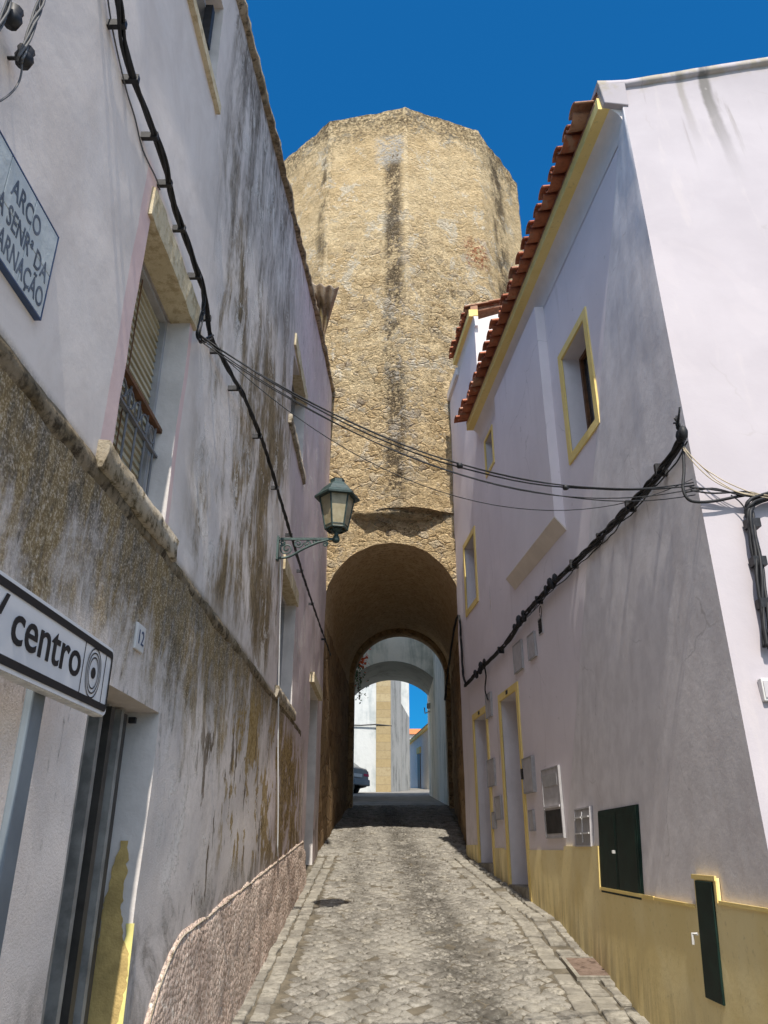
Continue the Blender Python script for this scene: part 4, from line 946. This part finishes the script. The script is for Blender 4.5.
for x, y in ((660,470),(630,506),(600,538),(573,564),(538,600),(500,650)):
    f, P = (onB, PB) if x > 604 else (onR, PR); d, z = f(x, y, .05); MB().span(P(d-.015,z-.04,.08), P(d+.015,z+.04,0)).build('cable_clip', mBK, wc)
d, z = onB(682,436,.06)
for k in range(5): MB().tube([PB(d,z,.06), PB(d-.01+.03*rnd.uniform(-1,1), z+.05+.04*rnd.random(), .07+.03*rnd.random()), PB(d-.05+.06*rnd.uniform(-1,1), z+.09+.06*rnd.random(), .10)], .006, 4).build('loose_end', mBK, wc, True)
tl_ = [PR(*onR(x,y,.04),.04) for x, y in ((484,664),(486,676),(485,690),(488,700))]
MB().tube(spline(tl_,4), .010, 5).build('cable_tail', mBK, wc, True); MB().tube([PR(*onR(540,606,.04),.04)+Vector((0,.05*math.cos(a),.06*math.sin(a)-.06)) for a in [k*.5 for k in range(13)]], .004, 4).build('cable_loop', mBK, wc, True)
up = [PR(*onR(x,y,.04),.04) for x, y in ((466,686),(463,672),(461,640),(459,616))]+[far(x,y,dd) for x, y, dd in ((455,625,12.7),(451,650,13.2),(447,680,13.8),(445,700,14.2))]
tag(strands(MB(), spline(up,6), .009, .012, 3, 5., 3).build('cable', mBK, None, True), 'black cable rising beside the arch mouth then dipping into the tunnel', 'cable')
# wires spanning the street
g0 = PL(*onL(200,336,.06), .06); g1 = edge(onB(688,488)[1])+Vector((-.04,-.05,-.07))
def sag(a, b, s, n=28, side=0): return [a.lerp(b, i/n)+Vector((side*math.sin(math.pi*i/n), 0, -s*4*(i/n)*(1-i/n))) for i in range(n+1)]
mb = MB()
for k, (s, dz, w_) in enumerate(((.30,0,.0),(.315,.004,.01),(.335,.01,-.01),(.36,-.01,.02),(.325,-.03,.015))):
    mb.tube(wobble(sag(g0+Vector((0,0,dz)), g1+Vector((0,0,dz*2)), s, 28, w_), .006, 1.5, k*3.), .0042 if k < 3 else .0032, 5)
for t in (.52,.74):
    p = sag(g0, g1, .315)[int(28*t)]; mb.lathe([(0,-.014),(.016,-.01),(.016,.01),(0,.014)], p, 6)
tag(mb.build('overhead_cables', mBK, None, True), 'black cables strung across the street from wall to wall', 'cable')
g2 = edge(onB(690,490)[1])+Vector((-.04,-.04,0)); tag(MB().tube(sag(g0+Vector((0,0,.01)), g2, .52, 28, -.02), .0024, 5).build('overhead_wire', mBK, None, True), 'single thin wire sagging below the street cables', 'cable')
# cables round the corner and across the gable
def onG(px, py, off=0):
    a, b = sight(px, py); d = Apt.y
    for _ in range(30):
        z = H+b*d; e = edge(z); d = e.y-off+horiz.y*(a*d-e.x)
    return Vector((a*d, d, H+b*d))
gc = MB()
for k, path in enumerate((((690,488),(720,491),(745,494),(768,497),(800,500)),((690,491),(715,494),(750,493),(775,501),(800,503)),((686,492),(712,489),(740,496),(768,499),(800,504)))):
    gc.tube(wobble(spline([onG(x,y,.06) for x, y in path],6), .008, 4, k), .0055, 5)
gc.tube(spline([onG(x,y,.05) for x, y in ((683,442),(684,470),(683,488),(688,499),(698,502),(715,501),(735,497),(752,494))],6), .009, 6)
gc.tube(spline([onG(x,y,.05) for x, y in ((731,495),(740,502),(747,512),(752,526))],6), .004, 5)
co = tag(gc.build('corner_cables', mBK, None, True), 'black cables wrapping the corner onto the sunlit gable', 'cable')
yc = MB()
for k, path in enumerate((((682,448),(690,455),(706,470),(722,483),(740,492),(768,496),(800,500)),((684,450),(694,462),(712,480),(735,491),(768,498),(800,503)),((683,446),(697,462),(716,476),(730,484),(752,493),(790,500)))):
    yc.tube(wobble(spline([onG(x,y,.07) for x, y in path],6), .008, 5, k+4), .0032, 5)
tag(yc.build('corner_wires', mYC, None, True), 'cream wires looping down from the corner onto the gable', 'cable')
dn = spline([onG(x,y,.05) for x, y in ((775,494),(758,500),(750,506),(751,525),(756,550),(760,576),(764,604),(767,628),(769,648))],6)
db_ = strands(MB(), dn, .010, .018, 5, 3., 2, wob=.012); dco = tag(db_.build('drop_cable', mBK, None, True), 'black cable bundle dropping down the sunlit gable wall', 'cable')
for x, y in ((752,524),(758,562),(765,604)): p = onG(x, y, .04); MB().box(p, (.07,.06,.05)).build('cable_clip', mIR, dco)
jb = thing('junction_box', 'small white junction box on the gable below the drop cable', 'junction box', onG(765,690))
p = onG(766,690,.02); MB().box(p, (.05,.04,.11)).build('case', mWH, jb, bevel=.004); MB().box(p+Vector((0,-.022,0)), (.035,.006,.08)).build('lid', mGL2, jb)

# ------------------------------------------------------------------ tower with the gate under it
FK = 1.062
VS = [(-2.26,12.7),(-1.14,11.64),(.437,11.3),(2.02,11.9),(3.07,13.3),(3.47,15.1),(2.9,16.6),(1.7,17.6),(.3,17.9),(-1.2,17.5),(-2.4,16.4),(-2.8,14.6)]
VS = [Vector((x*FK, y*FK, 0)) for x, y in VS]
tw = thing('stone_tower', 'tall ochre rubble stone tower with many sides rising above an arched gate', 'tower', (0.5, 15, gz(15)))
TZ = 1.8+1.2479*12.0; Z0 = 7.15
per = []
for i in range(12):
    a, b = VS[i], VS[(i+1)%12]; n = 26
    for k in range(n):
        t = k/n; p = a.lerp(b, t); per.append((p, i+t))
ctr = Vector((.5*FK, 14.4*FK, 0)); rows = []
hz = lines(Z0, TZ, .062)
for z in hz+[TZ+.02]:
    row = []
    for p, s in per+[per[0]]:
        nrm = (p-ctr).normalized(); q = Vector((p.x, p.y, z))
        wq = Vector((q.x, q.y, q.z*1.5))+Vector((fr(q,3,2), fr(q+Vector((5,0,0)),3,2), fr(q+Vector((0,7,0)),3,2)))*.10; vd = noise.voronoi(wq*4.6)[0]; k_ = max(.15, min(1, (14.8-z)/4))*max(0, min(1, .75+1.1*fr(q,1.4,3)))
        o = .026*fr(q, 1.1, 3)+.020*fr(q, 4.5, 4)+.045*k_*(min(.35, vd[1]-vd[0])-.15)
        ft = s-math.floor(s); ed = min(ft, 1-ft); o += .0      # worn arrises
        zz = z+(.02*fr((p.x,p.y,1),1.2,3)+.025*fr((p.x,p.y,5),5,2) if z > TZ-.1 else 0)+(.05*fr((p.x,p.y,7),2,3) if z < Z0+.02 else 0)
        row.append(Vector((p.x, p.y, zz))+nrm*o)
    rows.append(row)
sh = MB().grid(rows); top = [v.copy() for v in rows[-1][:-1]]; sh.add(top+[Vector((ctr.x,ctr.y,TZ-.25))], [[i,(i+1)%len(top),len(top)] for i in range(len(top))])
bot = [v.copy() for v in rows[0][:-1]]; nbot = len(bot); bc = [Vector((ctr.x+(v.x-ctr.x)*.80, ctr.y+(v.y-ctr.y)*.80, Z0-.05)) for v in bot]
sh.add(bot+bc, [[i,(i+1)%nbot,nbot+(i+1)%nbot,nbot+i] for i in range(nbot)]); sh.build('shaft', mST, tw, True)
# gate block: front face with arched mouth, barrel vault, side walls
YF, YB = 12.30, 18.8
cF, rF, zF = .133, 1.12, sight(392,606)[1]*YF+H
cBk, rBk, zBk = .39, 1.20, sight(400,681)[1]*YB+H
def arch_pt(t, y, grow=0):
    s = (y-YF)/(YB-YF); c = cF+(cBk-cF)*s; r = rF+(rBk-rF)*s+grow; z = zF+(zBk-zF)*s; return c, r, z
NA = 28
gf = MB(); rows = []
XL0, XR0, ZT = -2.6, 2.6, 7.35
angs = [math.pi*k/NA for k in range(NA+1)]
inner = [Vector((cF+rF+.0, YF, z)) for z in lines(gz(YF)-.2, zF, .2)[:-1]]+[Vector((cF+rF*math.cos(a), YF, zF+rF*math.sin(a))) for a in angs]+[Vector((cF-rF, YF, z)) for z in lines(gz(YF)-.2, zF, .2)[:-1][::-1]]
def outer(p, k):
    if p.z < zF: return Vector((XR0 if p.x > cF else XL0, YF, p.z))
    d = Vector((p.x-cF, 0, p.z-zF)); d = d/max(1e-6, d.length)
    t = min((XR0-cF)/d.x if d.x > 1e-6 else 1e9, (XL0-cF)/d.x if d.x < -1e-6 else 1e9, (ZT-zF)/d.z if d.z > 1e-6 else 1e9); return Vector((cF+d.x*t, YF, zF+d.z*t))
for s in lines(0, 1, .045):
    row = []
    for k, p in enumerate(inner):
        q = p.lerp(outer(p, k), s**1.3); q.y += (.035*fr(q, 1.6, 3)+.02*fr(q, 5, 3)); 
        if s == 0: q += Vector((.02*fr(q,4,2), 0, .02*fr(q+Vector((9,0,0)),4,2)))
        row.append(q)
    rows.append(row)
gfo = MB().grid(rows); lip = rows[0]; gfo.build('gate_front', mST, tw, True)
rows = []
for y in lines(YF, YB, .22):
    row = []
    c, r, z0 = arch_pt(0, y)
    prof = [(c+r, z) for z in [gz(y)-.2+(z0-gz(y)+.2)*q/18 for q in range(18)]]+[(c+r*math.cos(a), z0+r*math.sin(a)) for a in angs]+[(c-r, z) for z in [gz(y)-.2+(z0-gz(y)+.2)*q/18 for q in range(17,-1,-1)]]
    for k, (x, z) in enumerate(prof):
        q = Vector((x, y, z)); nn = Vector((c-x, 0, max(0, z0-z) if z > z0 else 0)); nn = nn.normalized() if nn.length else Vector((1,0,0))
        row.append(q+nn*(.03*fr(q,1.5,3)+.012*fr(q,5,3)))
    rows.append(row)
rows[0] = [Vector((a.x, a.y-.0, a.z)) for a in [rows[0][i].lerp(lip[min(i, len(lip)-1)], 1) if len(lip) == len(rows[0]) else rows[0][i] for i in range(len(rows[0]))]]
mbv = MB().grid(rows); ns = len(prof)
vault = MB(); walls = MB()
lo, hi = 17, ns-18
vault.grid([r[lo:hi+1] for r in rows]); walls.grid([r[:lo+1] for r in rows]); walls.grid([r[hi:] for r in rows])
vault.build('vault', mVA, tw, True); walls.build('passage_wall', mGA, tw, True)
# ring of voussoirs at the far mouth
rg = MB(); rr = []
for y in (YB-.45, YB+.02):
    for g_ in ((0, -.10) if y < YB-.2 else (-.10, 1.6)):
        c, r, z0 = arch_pt(0, min(y, YB)); r += g_
        if g_ > 1: rr.append([Vector((3,y,gz(y)-.2))]+[Vector((max(-3, min(3, c+r*1.1*math.cos(a))), y, max(gz(y)-.2, min(7.6, z0+r*1.2*math.sin(a))))) for a in [math.pi*k/24 for k in range(25)]]+[Vector((-3,y,gz(y)-.2))])
        else: rr.append([Vector((c+r,y,gz(y)-.2))]+[Vector((c+r*math.cos(a), y, z0+r*math.sin(a))) for a in [math.pi*k/24 for k in range(25)]]+[Vector((c-r,y,gz(y)-.2))])
rg.grid(rr)
rg.build('far_arch_ring', mGA, tw, True)
bk = MB(); bk.span((-3, YF+.4, gz(YF)-.5), (cF-rF-.12, YB, 7.2)).span((cBk+rBk+.12, YF+.4, gz(YF)-.5), (3.6, YB, 7.2)).span((-3, YF+.4, 7.0), (3.6, YB, 7.4)); bk.build('gate_core', mGA, tw)
# brow of broken masonry over the arch
rows = []
for i in range(25):
    x = -.62+1.5*i/24; s = math.sin(math.pi*i/24)**.6; q = lambda k: .05*fr((x*2.5,k*2.2,1),2,3)
    zc_ = zF+math.sqrt(max(.02,(rF+.05)**2-(x-cF)**2)); b = Z0-.10+q(1)
    rows.append([Vector((x,YF+.05,b+.25)), Vector((x,YF-.16*s+q(2),b+.16+q(3))), Vector((x,YF-.20*s+q(4),b+.02)), Vector((x,YF+.04,b-.05*s+q(5)))])
MB().grid(rows).build('brow', mST, tw, True)

# ------------------------------------------------------------------ beyond the gate
aw = thing('white_archway', 'mossy white flying arch spanning the lane beyond the tunnel', 'archway', (.25, 24, gz(24)))
cx_, hw, zc, y0, y1 = .25, 1.22, 6.96, 23.0, 25.9
rA = 1.72; ah = [math.asin(hw/rA)*(2*k/20-1) for k in range(21)]
prof = [(cx_+rA*math.sin(a), zc-rA+rA*math.cos(a)) for a in ah]
ab = MB()
for y in (y0, y1): ab.grid([[(x,y,z) for x, z in prof], [(x,y,9.0) for x, z in prof]])
MB().grid([[(x,y0,z) for x, z in prof], [(x,y1,z) for x, z in prof]]).build('soffit', stained_white('shade_painted_soffit',(.40,.40,.37),(.22,.23,.20),.7), aw, True); ab.grid([[(x,y0,9.0) for x, z in prof], [(x,y1,9.0) for x, z in prof]])  # soffit colour darkened to paint in the shade under the arch
ab.build('span', mAR, aw)
zs_ = prof[0][1]
MB().span((cx_+hw,18.84,gz(18)-.5),(5.5,26.5,9.0)).build('pier', mAR, aw); MB().span((-6,21.0,gz(20)-.5),(cx_-hw,25.9,9.0)).build('pier', mAR, aw)
ib = thing('wall_bracket', 'small white cable bracket on the pier under the flying arch', 'bracket', (1.45,25.2,6))
MB().box((1.42,24.9,5.95),(.12,.10,.16)).build('box', mWH, ib, bevel=.01); MB().tube([(1.45,25.0,5.8),(1.30,24.9,5.72),(1.28,24.9,5.9)],.02,6).build('hook', mWH, ib)
# flowering creeper at the left of the tunnel exit
fp = far(362,668,19.6); pl = thing('flowering_creeper', 'creeper with orange blossoms hanging at the left of the tunnel exit', 'plant', (fp.x, fp.y, fp.z-.4))
rnd = random.Random(11); lf = MB(); ff = MB()
def quadleaf(mb, c, s):
    a = Vector((rnd.gauss(0,1),rnd.gauss(0,1),rnd.gauss(0,1))).normalized(); b = a.orthogonal().normalized()*s; c2 = a.cross(b)*.6; mb.add([c-b, c+c2, c+b, c-c2], [(0,1,2,3)])
for k in range(260):
    t = rnd.random(); c = fp+Vector((-.12+rnd.gauss(0,.10)-.0*t, rnd.gauss(0,.12), .28-1.0*t+rnd.gauss(0,.08))); quadleaf(lf, c, .035)
for k in range(60): quadleaf(ff, fp+Vector((.0+rnd.gauss(0,.08), -.10+rnd.gauss(0,.1), .22+rnd.gauss(0,.10))), .05)
for k in range(18): quadleaf(ff, fp+Vector((-.05+rnd.gauss(0,.08), rnd.gauss(0,.1), -.1+rnd.gauss(0,.2))), .025)
lf.build('foliage', mLF, pl); ff.build('blossoms', mFL, pl)
MB().tube(spline([fp+Vector((-.3,.3,.4)), fp+Vector((-.12,0,.2)), fp+Vector((-.1,0,-.3)), fp+Vector((-.05,0,-.8))],5), .008, 5).build('stem', mWD, pl)
# quoined house facing the gate
qh = thing('quoined_house', 'tall white house with yellow stone corner pilaster seen through the arch', 'house', (0,31,gz(31)))
gq = gz(31)-.5
MB().span((-9,31.06,gq),(-.30,38,12.5)).build('wall', mQW, qh)
MB().span((-.31,30.98,gq),(.27,31.6,12.5)).build('corner_pilaster', ashlar(), qh, bevel=.015)
MB().hexa([(.27,31.05,gq),(.72,32.6,gq),(.4,36,gq),(.0,36,gq),(.27,31.05,12.5),(.72,32.6,12.5),(.4,36,12.5),(.0,36,12.5)]).build('side_wall', mQG, qh)
MB().hexa([(.70,32.5,gq),(1.10,34.2,gq),(.9,37,gq),(.3,37,gq),(.70,32.5,7.35),(1.10,34.2,7.0),(.9,37,7.0),(.3,37,7.35)]).build('low_side_wall', mQG, qh)
MB().span((-.2,36.1,gq),(1.16,38,12.5)).build('rear_wing', mQW, qh)
MB().tube([(-2,31.0,6.25),(-.9,31.0,6.22),(-.3,30.96,6.25),(.3,31.0,6.2)], .025, 5).build('wall_wire', mBK, qh)
# far house with orange roof
fh = thing('far_house', 'low bluish white house with orange roof at the end of the lane', 'house', (1.8,40,gz(40)))
pA, pB_ = Vector((1.38,44,0)), Vector((2.05,35,0)); g_ = gz(38)-.8
MB().hexa([(pA.x,pA.y,g_),(pB_.x,pB_.y,g_),(8,35,g_),(8,44,g_),(pA.x,pA.y,7.0),(pB_.x,pB_.y,6.7),(8,35,6.7),(8,44,7.0)]).build('wall', mDH, fh)
MB().hexa([(pA.x-.12,pA.y,7.0),(pB_.x-.12,pB_.y,6.7),(8,35,6.7),(8,44,7.0),(pA.x-.12,pA.y,7.14),(pB_.x-.12,pB_.y,6.84),(8,35,6.84),(8,44,7.14)]).build('eave_band', mYT, fh)
MB().hexa([(pA.x-.15,pA.y+.1,7.145),(pB_.x-.15,pB_.y-.1,6.845),(8,35,6.845),(8,44,7.145),(3.6,43,8.3),(3.7,36,8.0),(6,36,8.0),(6,43,8.3)]).build('roof', mTI, fh)
q = pA.lerp(pB_, .45); q2 = pA.lerp(pB_, .58)
dd = MB().hexa([(q.x-.03,q.y,gz(q.y)-.2),(q2.x-.03,q2.y,gz(q2.y)-.2),(q2.x+.1,q2.y,gz(q2.y)-.2),(q.x+.1,q.y,gz(q.y)-.2),(q.x-.03,q.y,gz(q.y)+1.6),(q2.x-.03,q2.y,gz(q2.y)+1.6),(q2.x+.1,q2.y,gz(q2.y)+1.6),(q.x+.1,q.y,gz(q.y)+1.6)]).build('door', mWD, fh)
MB().hexa([(q.x-.06,q.y+.2,gz(q.y)+1.62),(q2.x-.06,q2.y-.2,gz(q2.y)+1.62),(q2.x+.1,q2.y-.2,gz(q2.y)+1.62),(q.x+.1,q.y+.2,gz(q.y)+1.62),(q.x-.06,q.y+.2,gz(q.y)+1.9),(q2.x-.06,q2.y-.2,gz(q2.y)+1.9),(q2.x+.1,q2.y-.2,gz(q2.y)+1.9),(q.x+.1,q.y+.2,gz(q.y)+1.9)]).build('door_hood', mYT, dd)
dh = thing('distant_house', 'small house with bright orange tile roof, farthest thing down the lane', 'house', (3, 62, gz(62)))
MB().span((1.95,60,gz(60)-1),(7,66,9.7)).build('wall', mDH, dh)
MB().hexa([(1.8,59.8,9.7),(7.2,59.8,9.7),(7.2,66.2,9.7),(1.8,66.2,9.7),(1.9,62.9,10.5),(7.1,62.9,10.5),(7.1,63.1,10.5),(1.9,63.1,10.5)]).build('roof', plain('orange_tiles',(.60,.19,.07),.8,.15,5), dh)
# parked car
cy = 28.4; cg = gz(cy)+.01; cp = Vector((-.93, cy, cg)); cr = thing('parked_car', 'silver grey car parked before the white wall, seen from behind', 'car', cp)
ang = R(58); fwd = Vector((-math.sin(ang), math.cos(ang), 0)); lat = Vector((math.cos(ang), math.sin(ang), 0)); UPV = Vector((0,0,1))
def cpt(l, w, z): return cp+fwd*l+lat*w+UPV*z
secs = [(0,.70,.30,.62,.80),(.08,.76,.25,.66,.86),(.5,.83,.20,.70,.92),(1.2,.85,.19,.70,.94),(2.4,.85,.19,.70,.93),(3.2,.84,.20,.66,.88),(3.9,.78,.22,.55,.70),(4.1,.66,.28,.48,.60)]
rows = []
for l, w, a, b, c in secs: rows.append([cpt(l,-w*.9,a),cpt(l,-w,a+.12),cpt(l,-w,b),cpt(l,-w*.90,c),cpt(l,-w*.4,c+.03),cpt(l,w*.4,c+.03),cpt(l,w*.90,c),cpt(l,w,b),cpt(l,w,a+.12),cpt(l,w*.9,a)])
bd = MB().grid(rows); bd.add(rows[0], [list(range(10))]); bd.add(rows[-1], [list(range(10))]); bd.build('body', mCP, cr, True)
rows = [[cpt(l,-w,z0_),cpt(l,-w*.82,z1_),cpt(l,w*.82,z1_),cpt(l,w,z0_)] for l, w, z0_, z1_ in ((.25,.74,.88,.90),(.95,.76,.92,1.36),(1.7,.77,.93,1.43),(2.3,.77,.92,1.38),(3.1,.74,.87,.90))]
MB().grid(rows).build('cabin', mGLS, cr, True)
MB().grid([[cpt(l,-.62,z),cpt(l,0,z+.02),cpt(l,.62,z)] for l, z in ((.95,1.37),(1.7,1.445),(2.35,1.385))]).build('car_roof', mCP, cr, True, solid=.03)
for l, w in ((.78,-.80),(.78,.80),(3.25,-.80),(3.25,.80)):
    c = cpt(l, w, .31); wv = [c+fwd*(.31*math.cos(a))+UPV*(.31*math.sin(a)) for a in [2*math.pi*k/18 for k in range(18)]]
    wh = MB().prism([p-lat*.09 for p in wv], lat*.18).build('wheel', mTY, cr); wr = [c+fwd*(.2*math.cos(a))+UPV*(.2*math.sin(a)) for a in [2*math.pi*k/12 for k in range(12)]]
    MB().prism([p-lat*.098 for p in wr], lat*.196).build('rim', mSE2, wh)
for w in (-.56,.56): MB().hexa([cpt(-.02,w-.16,.60),cpt(-.02,w+.16,.60),cpt(.12,w+.16,.60),cpt(.12,w-.16,.60),cpt(.02,w-.16,.78),cpt(.02,w+.16,.78),cpt(.14,w+.16,.78),cpt(.14,w-.16,.78)]).build('tail_light', mRL, cr)
MB().hexa([cpt(-.06,-.74,.28),cpt(-.06,.74,.28),cpt(.1,.76,.28),cpt(.1,-.76,.28),cpt(-.05,-.74,.50),cpt(-.05,.74,.50),cpt(.1,.76,.50),cpt(.1,-.76,.50)]).build('bumper', mCP, cr, bevel=.03)
MB().hexa([cpt(-.03,-.26,.55),cpt(-.03,.26,.55),cpt(.0,.26,.55),cpt(.0,-.26,.55),cpt(-.03,-.26,.66),cpt(-.03,.26,.66),cpt(.0,.26,.66),cpt(.0,-.26,.66)]).build('number_plate', mWH, cr)

# rows of larger setts along the right wall and the left gutter
def XBASE(d): return XB(d, gz(d)) if d < crease(gz(d)) else XR(d)
def sett_rows(side):
    mb = MB(); rnd = random.Random(3+side); y = 3.6 if side else 4.0
    rows = 3 if side else 2
    for r in range(rows):
        y = 3.4+rnd.random()*.1
        while y < 12.0:
            L = rnd.uniform(.11,.22); w = .145 if side else .12
            if side: x1 = min(XR(y+L/2), XBASE(y+L/2))+.05-r*(w+.012); x0 = x1-w
            else: x0 = XL(y+L/2)+.02+r*(w+.012); x1 = x0+w
            g = gz(y+L/2)+.004+.014*fr(((x0+x1)/2, y+L/2, 0), .9, 3); t = rnd.uniform(.004,.020); a = rnd.uniform(-.05,.05)
            if rnd.random() > .04:
                cx, cy = (x0+x1)/2, y+L/2; j = lambda: rnd.uniform(-.013,.013); q = []
                sl = (gz(cy+.1)-gz(cy-.1))/.2
                for zz in (-.05, t):
                    for sx, sy in ((-1,-1),(1,-1),(1,1),(-1,1)):
                        hx, hy = (w/2-.004)*sx+j(), (L/2-.006)*sy+j(); q.append((cx+hx-a*hy, cy+hy+a*hx, g+zz+sl*hy+rnd.uniform(-.003,.003)))
                mb.hexa(q)
            y += L+.008
    return mb
k = struct(sett_rows(1).build('kerb_paving', mSE, bevel=.012)); k['label'] = 'band of larger setts along the right wall'
struct(sett_rows(0).build('gutter_paving', mSE, bevel=.012))

# cobbles: one raised stone beside the next, laid on the diagonal
def stones():
    mb = MB(); rnd = random.Random(21); S = .098; q = .70711
    def jit(i, j):
        h = random.Random(i*7919+j*104729); return h.uniform(-.26,.26)*S, h.uniform(-.26,.26)*S
    for i in range(-40, 240):
        for j in range(-40, 240):
            cx, cy = (i-j)*S*q, (i+j)*S*q+2.2
            if not (3.6 < cy < 19.0): continue
            lo = XL(cy)+.30 if cy < 12.2 else -1.0+.014*(cy-12); hi = min(XR(cy), XBASE(cy))-.44 if cy < 12.0 else 1.24+.03*(cy-12)
            if not (lo < cx < hi): continue
            cor = []
            for a, b in ((0,0),(1,0),(1,1),(0,1)):
                u, v = jit(i+a, j+b); cor.append(Vector((((i+a)-(j+b))*S*q+u, ((i+a)+(j+b))*S*q+2.2+v-S*q, 0)))
            m = sum(cor, Vector())/4; hgt = rnd.gauss(.006,.0055); tx, ty = rnd.gauss(0,.035), rnd.gauss(0,.035)
            if rnd.random() < .03: hgt -= .012
            def zz(p, d): return gz(p.y)+.004+.014*fr((p.x,p.y,0),.9,3)+d+tx*(p.x-m.x)+ty*(p.y-m.y)
            bot, mid, top = [], [], []
            for c in cor:
                e = m.lerp(c, .955); f = m.lerp(c, .90); t = m.lerp(c, .70+rnd.uniform(-.05,.05))
                bot.append((e.x,e.y,zz(e,-.03))); mid.append((f.x,f.y,zz(f,hgt-.005))); top.append((t.x,t.y,zz(t,hgt+.003)))
            o = len(mb.v); mb.v += [Vector(p) for p in bot+mid+top]
            for k in range(4):
                n = (k+1) % 4; mb.f.append([o+k,o+n,o+4+n,o+4+k]); mb.f.append([o+4+k,o+4+n,o+8+n,o+8+k])
            mb.f.append([o+8,o+9,o+10,o+11])
    return mb
struct(stones().build('cobble_paving', mCS, None, True))
# iron covers in the paving
def cover(px, py, w, l, label):
    a, b = sight(px, py); d = 5
    for _ in range(40): d = d*.5+.5*(H-gz(d))/(-b) if b < -.005 else d
    c = Vector((a*d, d, gz(d)+.022+.014*fr((a*d,d,0),.9,3))); o = thing('manhole_cover', label, 'manhole cover', c, 'iron covers in the paving')
    sl = (gz(d+.1)-gz(d-.1))/.2; q = []
    rot = Matrix.Rotation(math.atan(sl), 3, 'X')
    MB().box(c, (w, l, .03), rot).build('plate', mRU, o, bevel=.004)
    f = MB()
    for dx, dy, sx, sy in ((-w/2-.015,0,.03,l+.06),(w/2+.015,0,.03,l+.06),(0,-l/2-.015,w,.03),(0,l/2+.015,w,.03)): f.box(c+rot@Vector((dx,dy,.0)), (sx,sy,.03), rot)
    f.build('rim', mSE, o)
cover(597, 972, .36, .46, 'rusty square iron cover among the setts nearest the viewer')
cover(487, 884, .26, .42, 'smaller rusty iron cover up the street by the yellow skirting')

# ------------------------------------------------------------------ sun, sky, camera
EL, AZ = R(56), R(2.5)
to_sun = Vector((math.sin(AZ)*math.cos(EL), -math.cos(AZ)*math.cos(EL), math.sin(EL)))
sl = bpy.data.lights.new('sun', 'SUN'); sl.energy = 2.4; sl.angle = R(.53); sl.color = (1,.94,.84)
so = bpy.data.objects.new('sun', sl); so.rotation_euler = to_sun.to_track_quat('Z','Y').to_euler(); so.location = (0,-10,30); C.objects.link(so)
wd = bpy.data.worlds.new('World'); bpy.context.scene.world = wd; wd.use_nodes = True; nt = wd.node_tree
sk = nt.nodes.new('ShaderNodeTexSky'); sk.sky_type = 'NISHITA'; sk.sun_disc = False; sk.sun_elevation = EL; sk.sun_rotation = math.pi-AZ
sk.altitude = 1500; sk.air_density = 1.0; sk.dust_density = .2; sk.ozone_density = 3.0
# sky tinted deep blue away from the sun, with added warm fill glow around it
tc = nt.nodes.new('ShaderNodeTexCoord'); dt = nt.nodes.new('ShaderNodeVectorMath'); dt.operation = 'DOT_PRODUCT'; nt.links.new(tc.outputs['Generated'], dt.inputs[0]); dt.inputs[1].default_value = to_sun
mr = nt.nodes.new('ShaderNodeMapRange'); mr.interpolation_type = 'SMOOTHSTEP'; mr.inputs[1].default_value = .48; mr.inputs[2].default_value = .92; nt.links.new(dt.outputs['Value'], mr.inputs[0])
tn = nt.nodes.new('ShaderNodeMix'); tn.data_type = 'RGBA'; tn.inputs[6].default_value = (.04,.345,.52,1); tn.inputs[7].default_value = (2.75,1.85,1.16,1); nt.links.new(mr.outputs[0], tn.inputs['Factor'])
tint = nt.nodes.new('ShaderNodeMix'); tint.data_type = 'RGBA'; tint.blend_type = 'MULTIPLY'; tint.inputs['Factor'].default_value = 1
nt.links.new(sk.outputs[0], tint.inputs[6]); sx = nt.nodes.new('ShaderNodeSeparateXYZ'); nt.links.new(tc.outputs['Generated'], sx.inputs[0]); mz = nt.nodes.new('ShaderNodeMapRange'); mz.inputs[2].default_value = .65; mz.inputs[3].default_value = .42; nt.links.new(sx.outputs['Z'], mz.inputs[0])
ml = nt.nodes.new('ShaderNodeVectorMath'); ml.operation = 'SCALE'; nt.links.new(tn.outputs[2], ml.inputs[0]); nt.links.new(mz.outputs[0], ml.inputs['Scale']); nt.links.new(ml.outputs[0], tint.inputs[7]); nt.links.new(tint.outputs[2], nt.nodes['Background'].inputs[0]); nt.nodes['Background'].inputs[1].default_value = .14
cd_ = bpy.data.cameras.new('camera'); co_ = bpy.data.objects.new('camera', cd_); C.objects.link(co_)
cd_.sensor_fit = 'VERTICAL'; cd_.sensor_height = 24; cd_.lens = 24*FPX/1024; cd_.clip_end = 1000; cd_.clip_start = .02
co_.location = (0,0,H); co_.rotation_euler = (R(90)+PITCH, 0, 0)
sc = bpy.context.scene; sc.camera = co_
sc.view_settings.view_transform = 'Standard'; sc.view_settings.look = 'None'; sc.view_settings.gamma = 1; sc.view_settings.exposure = 1.42
sc.render.engine = 'CYCLES'; sc.cycles.max_bounces = 10; sc.cycles.diffuse_bounces = 6; sc.cycles.use_denoising = True
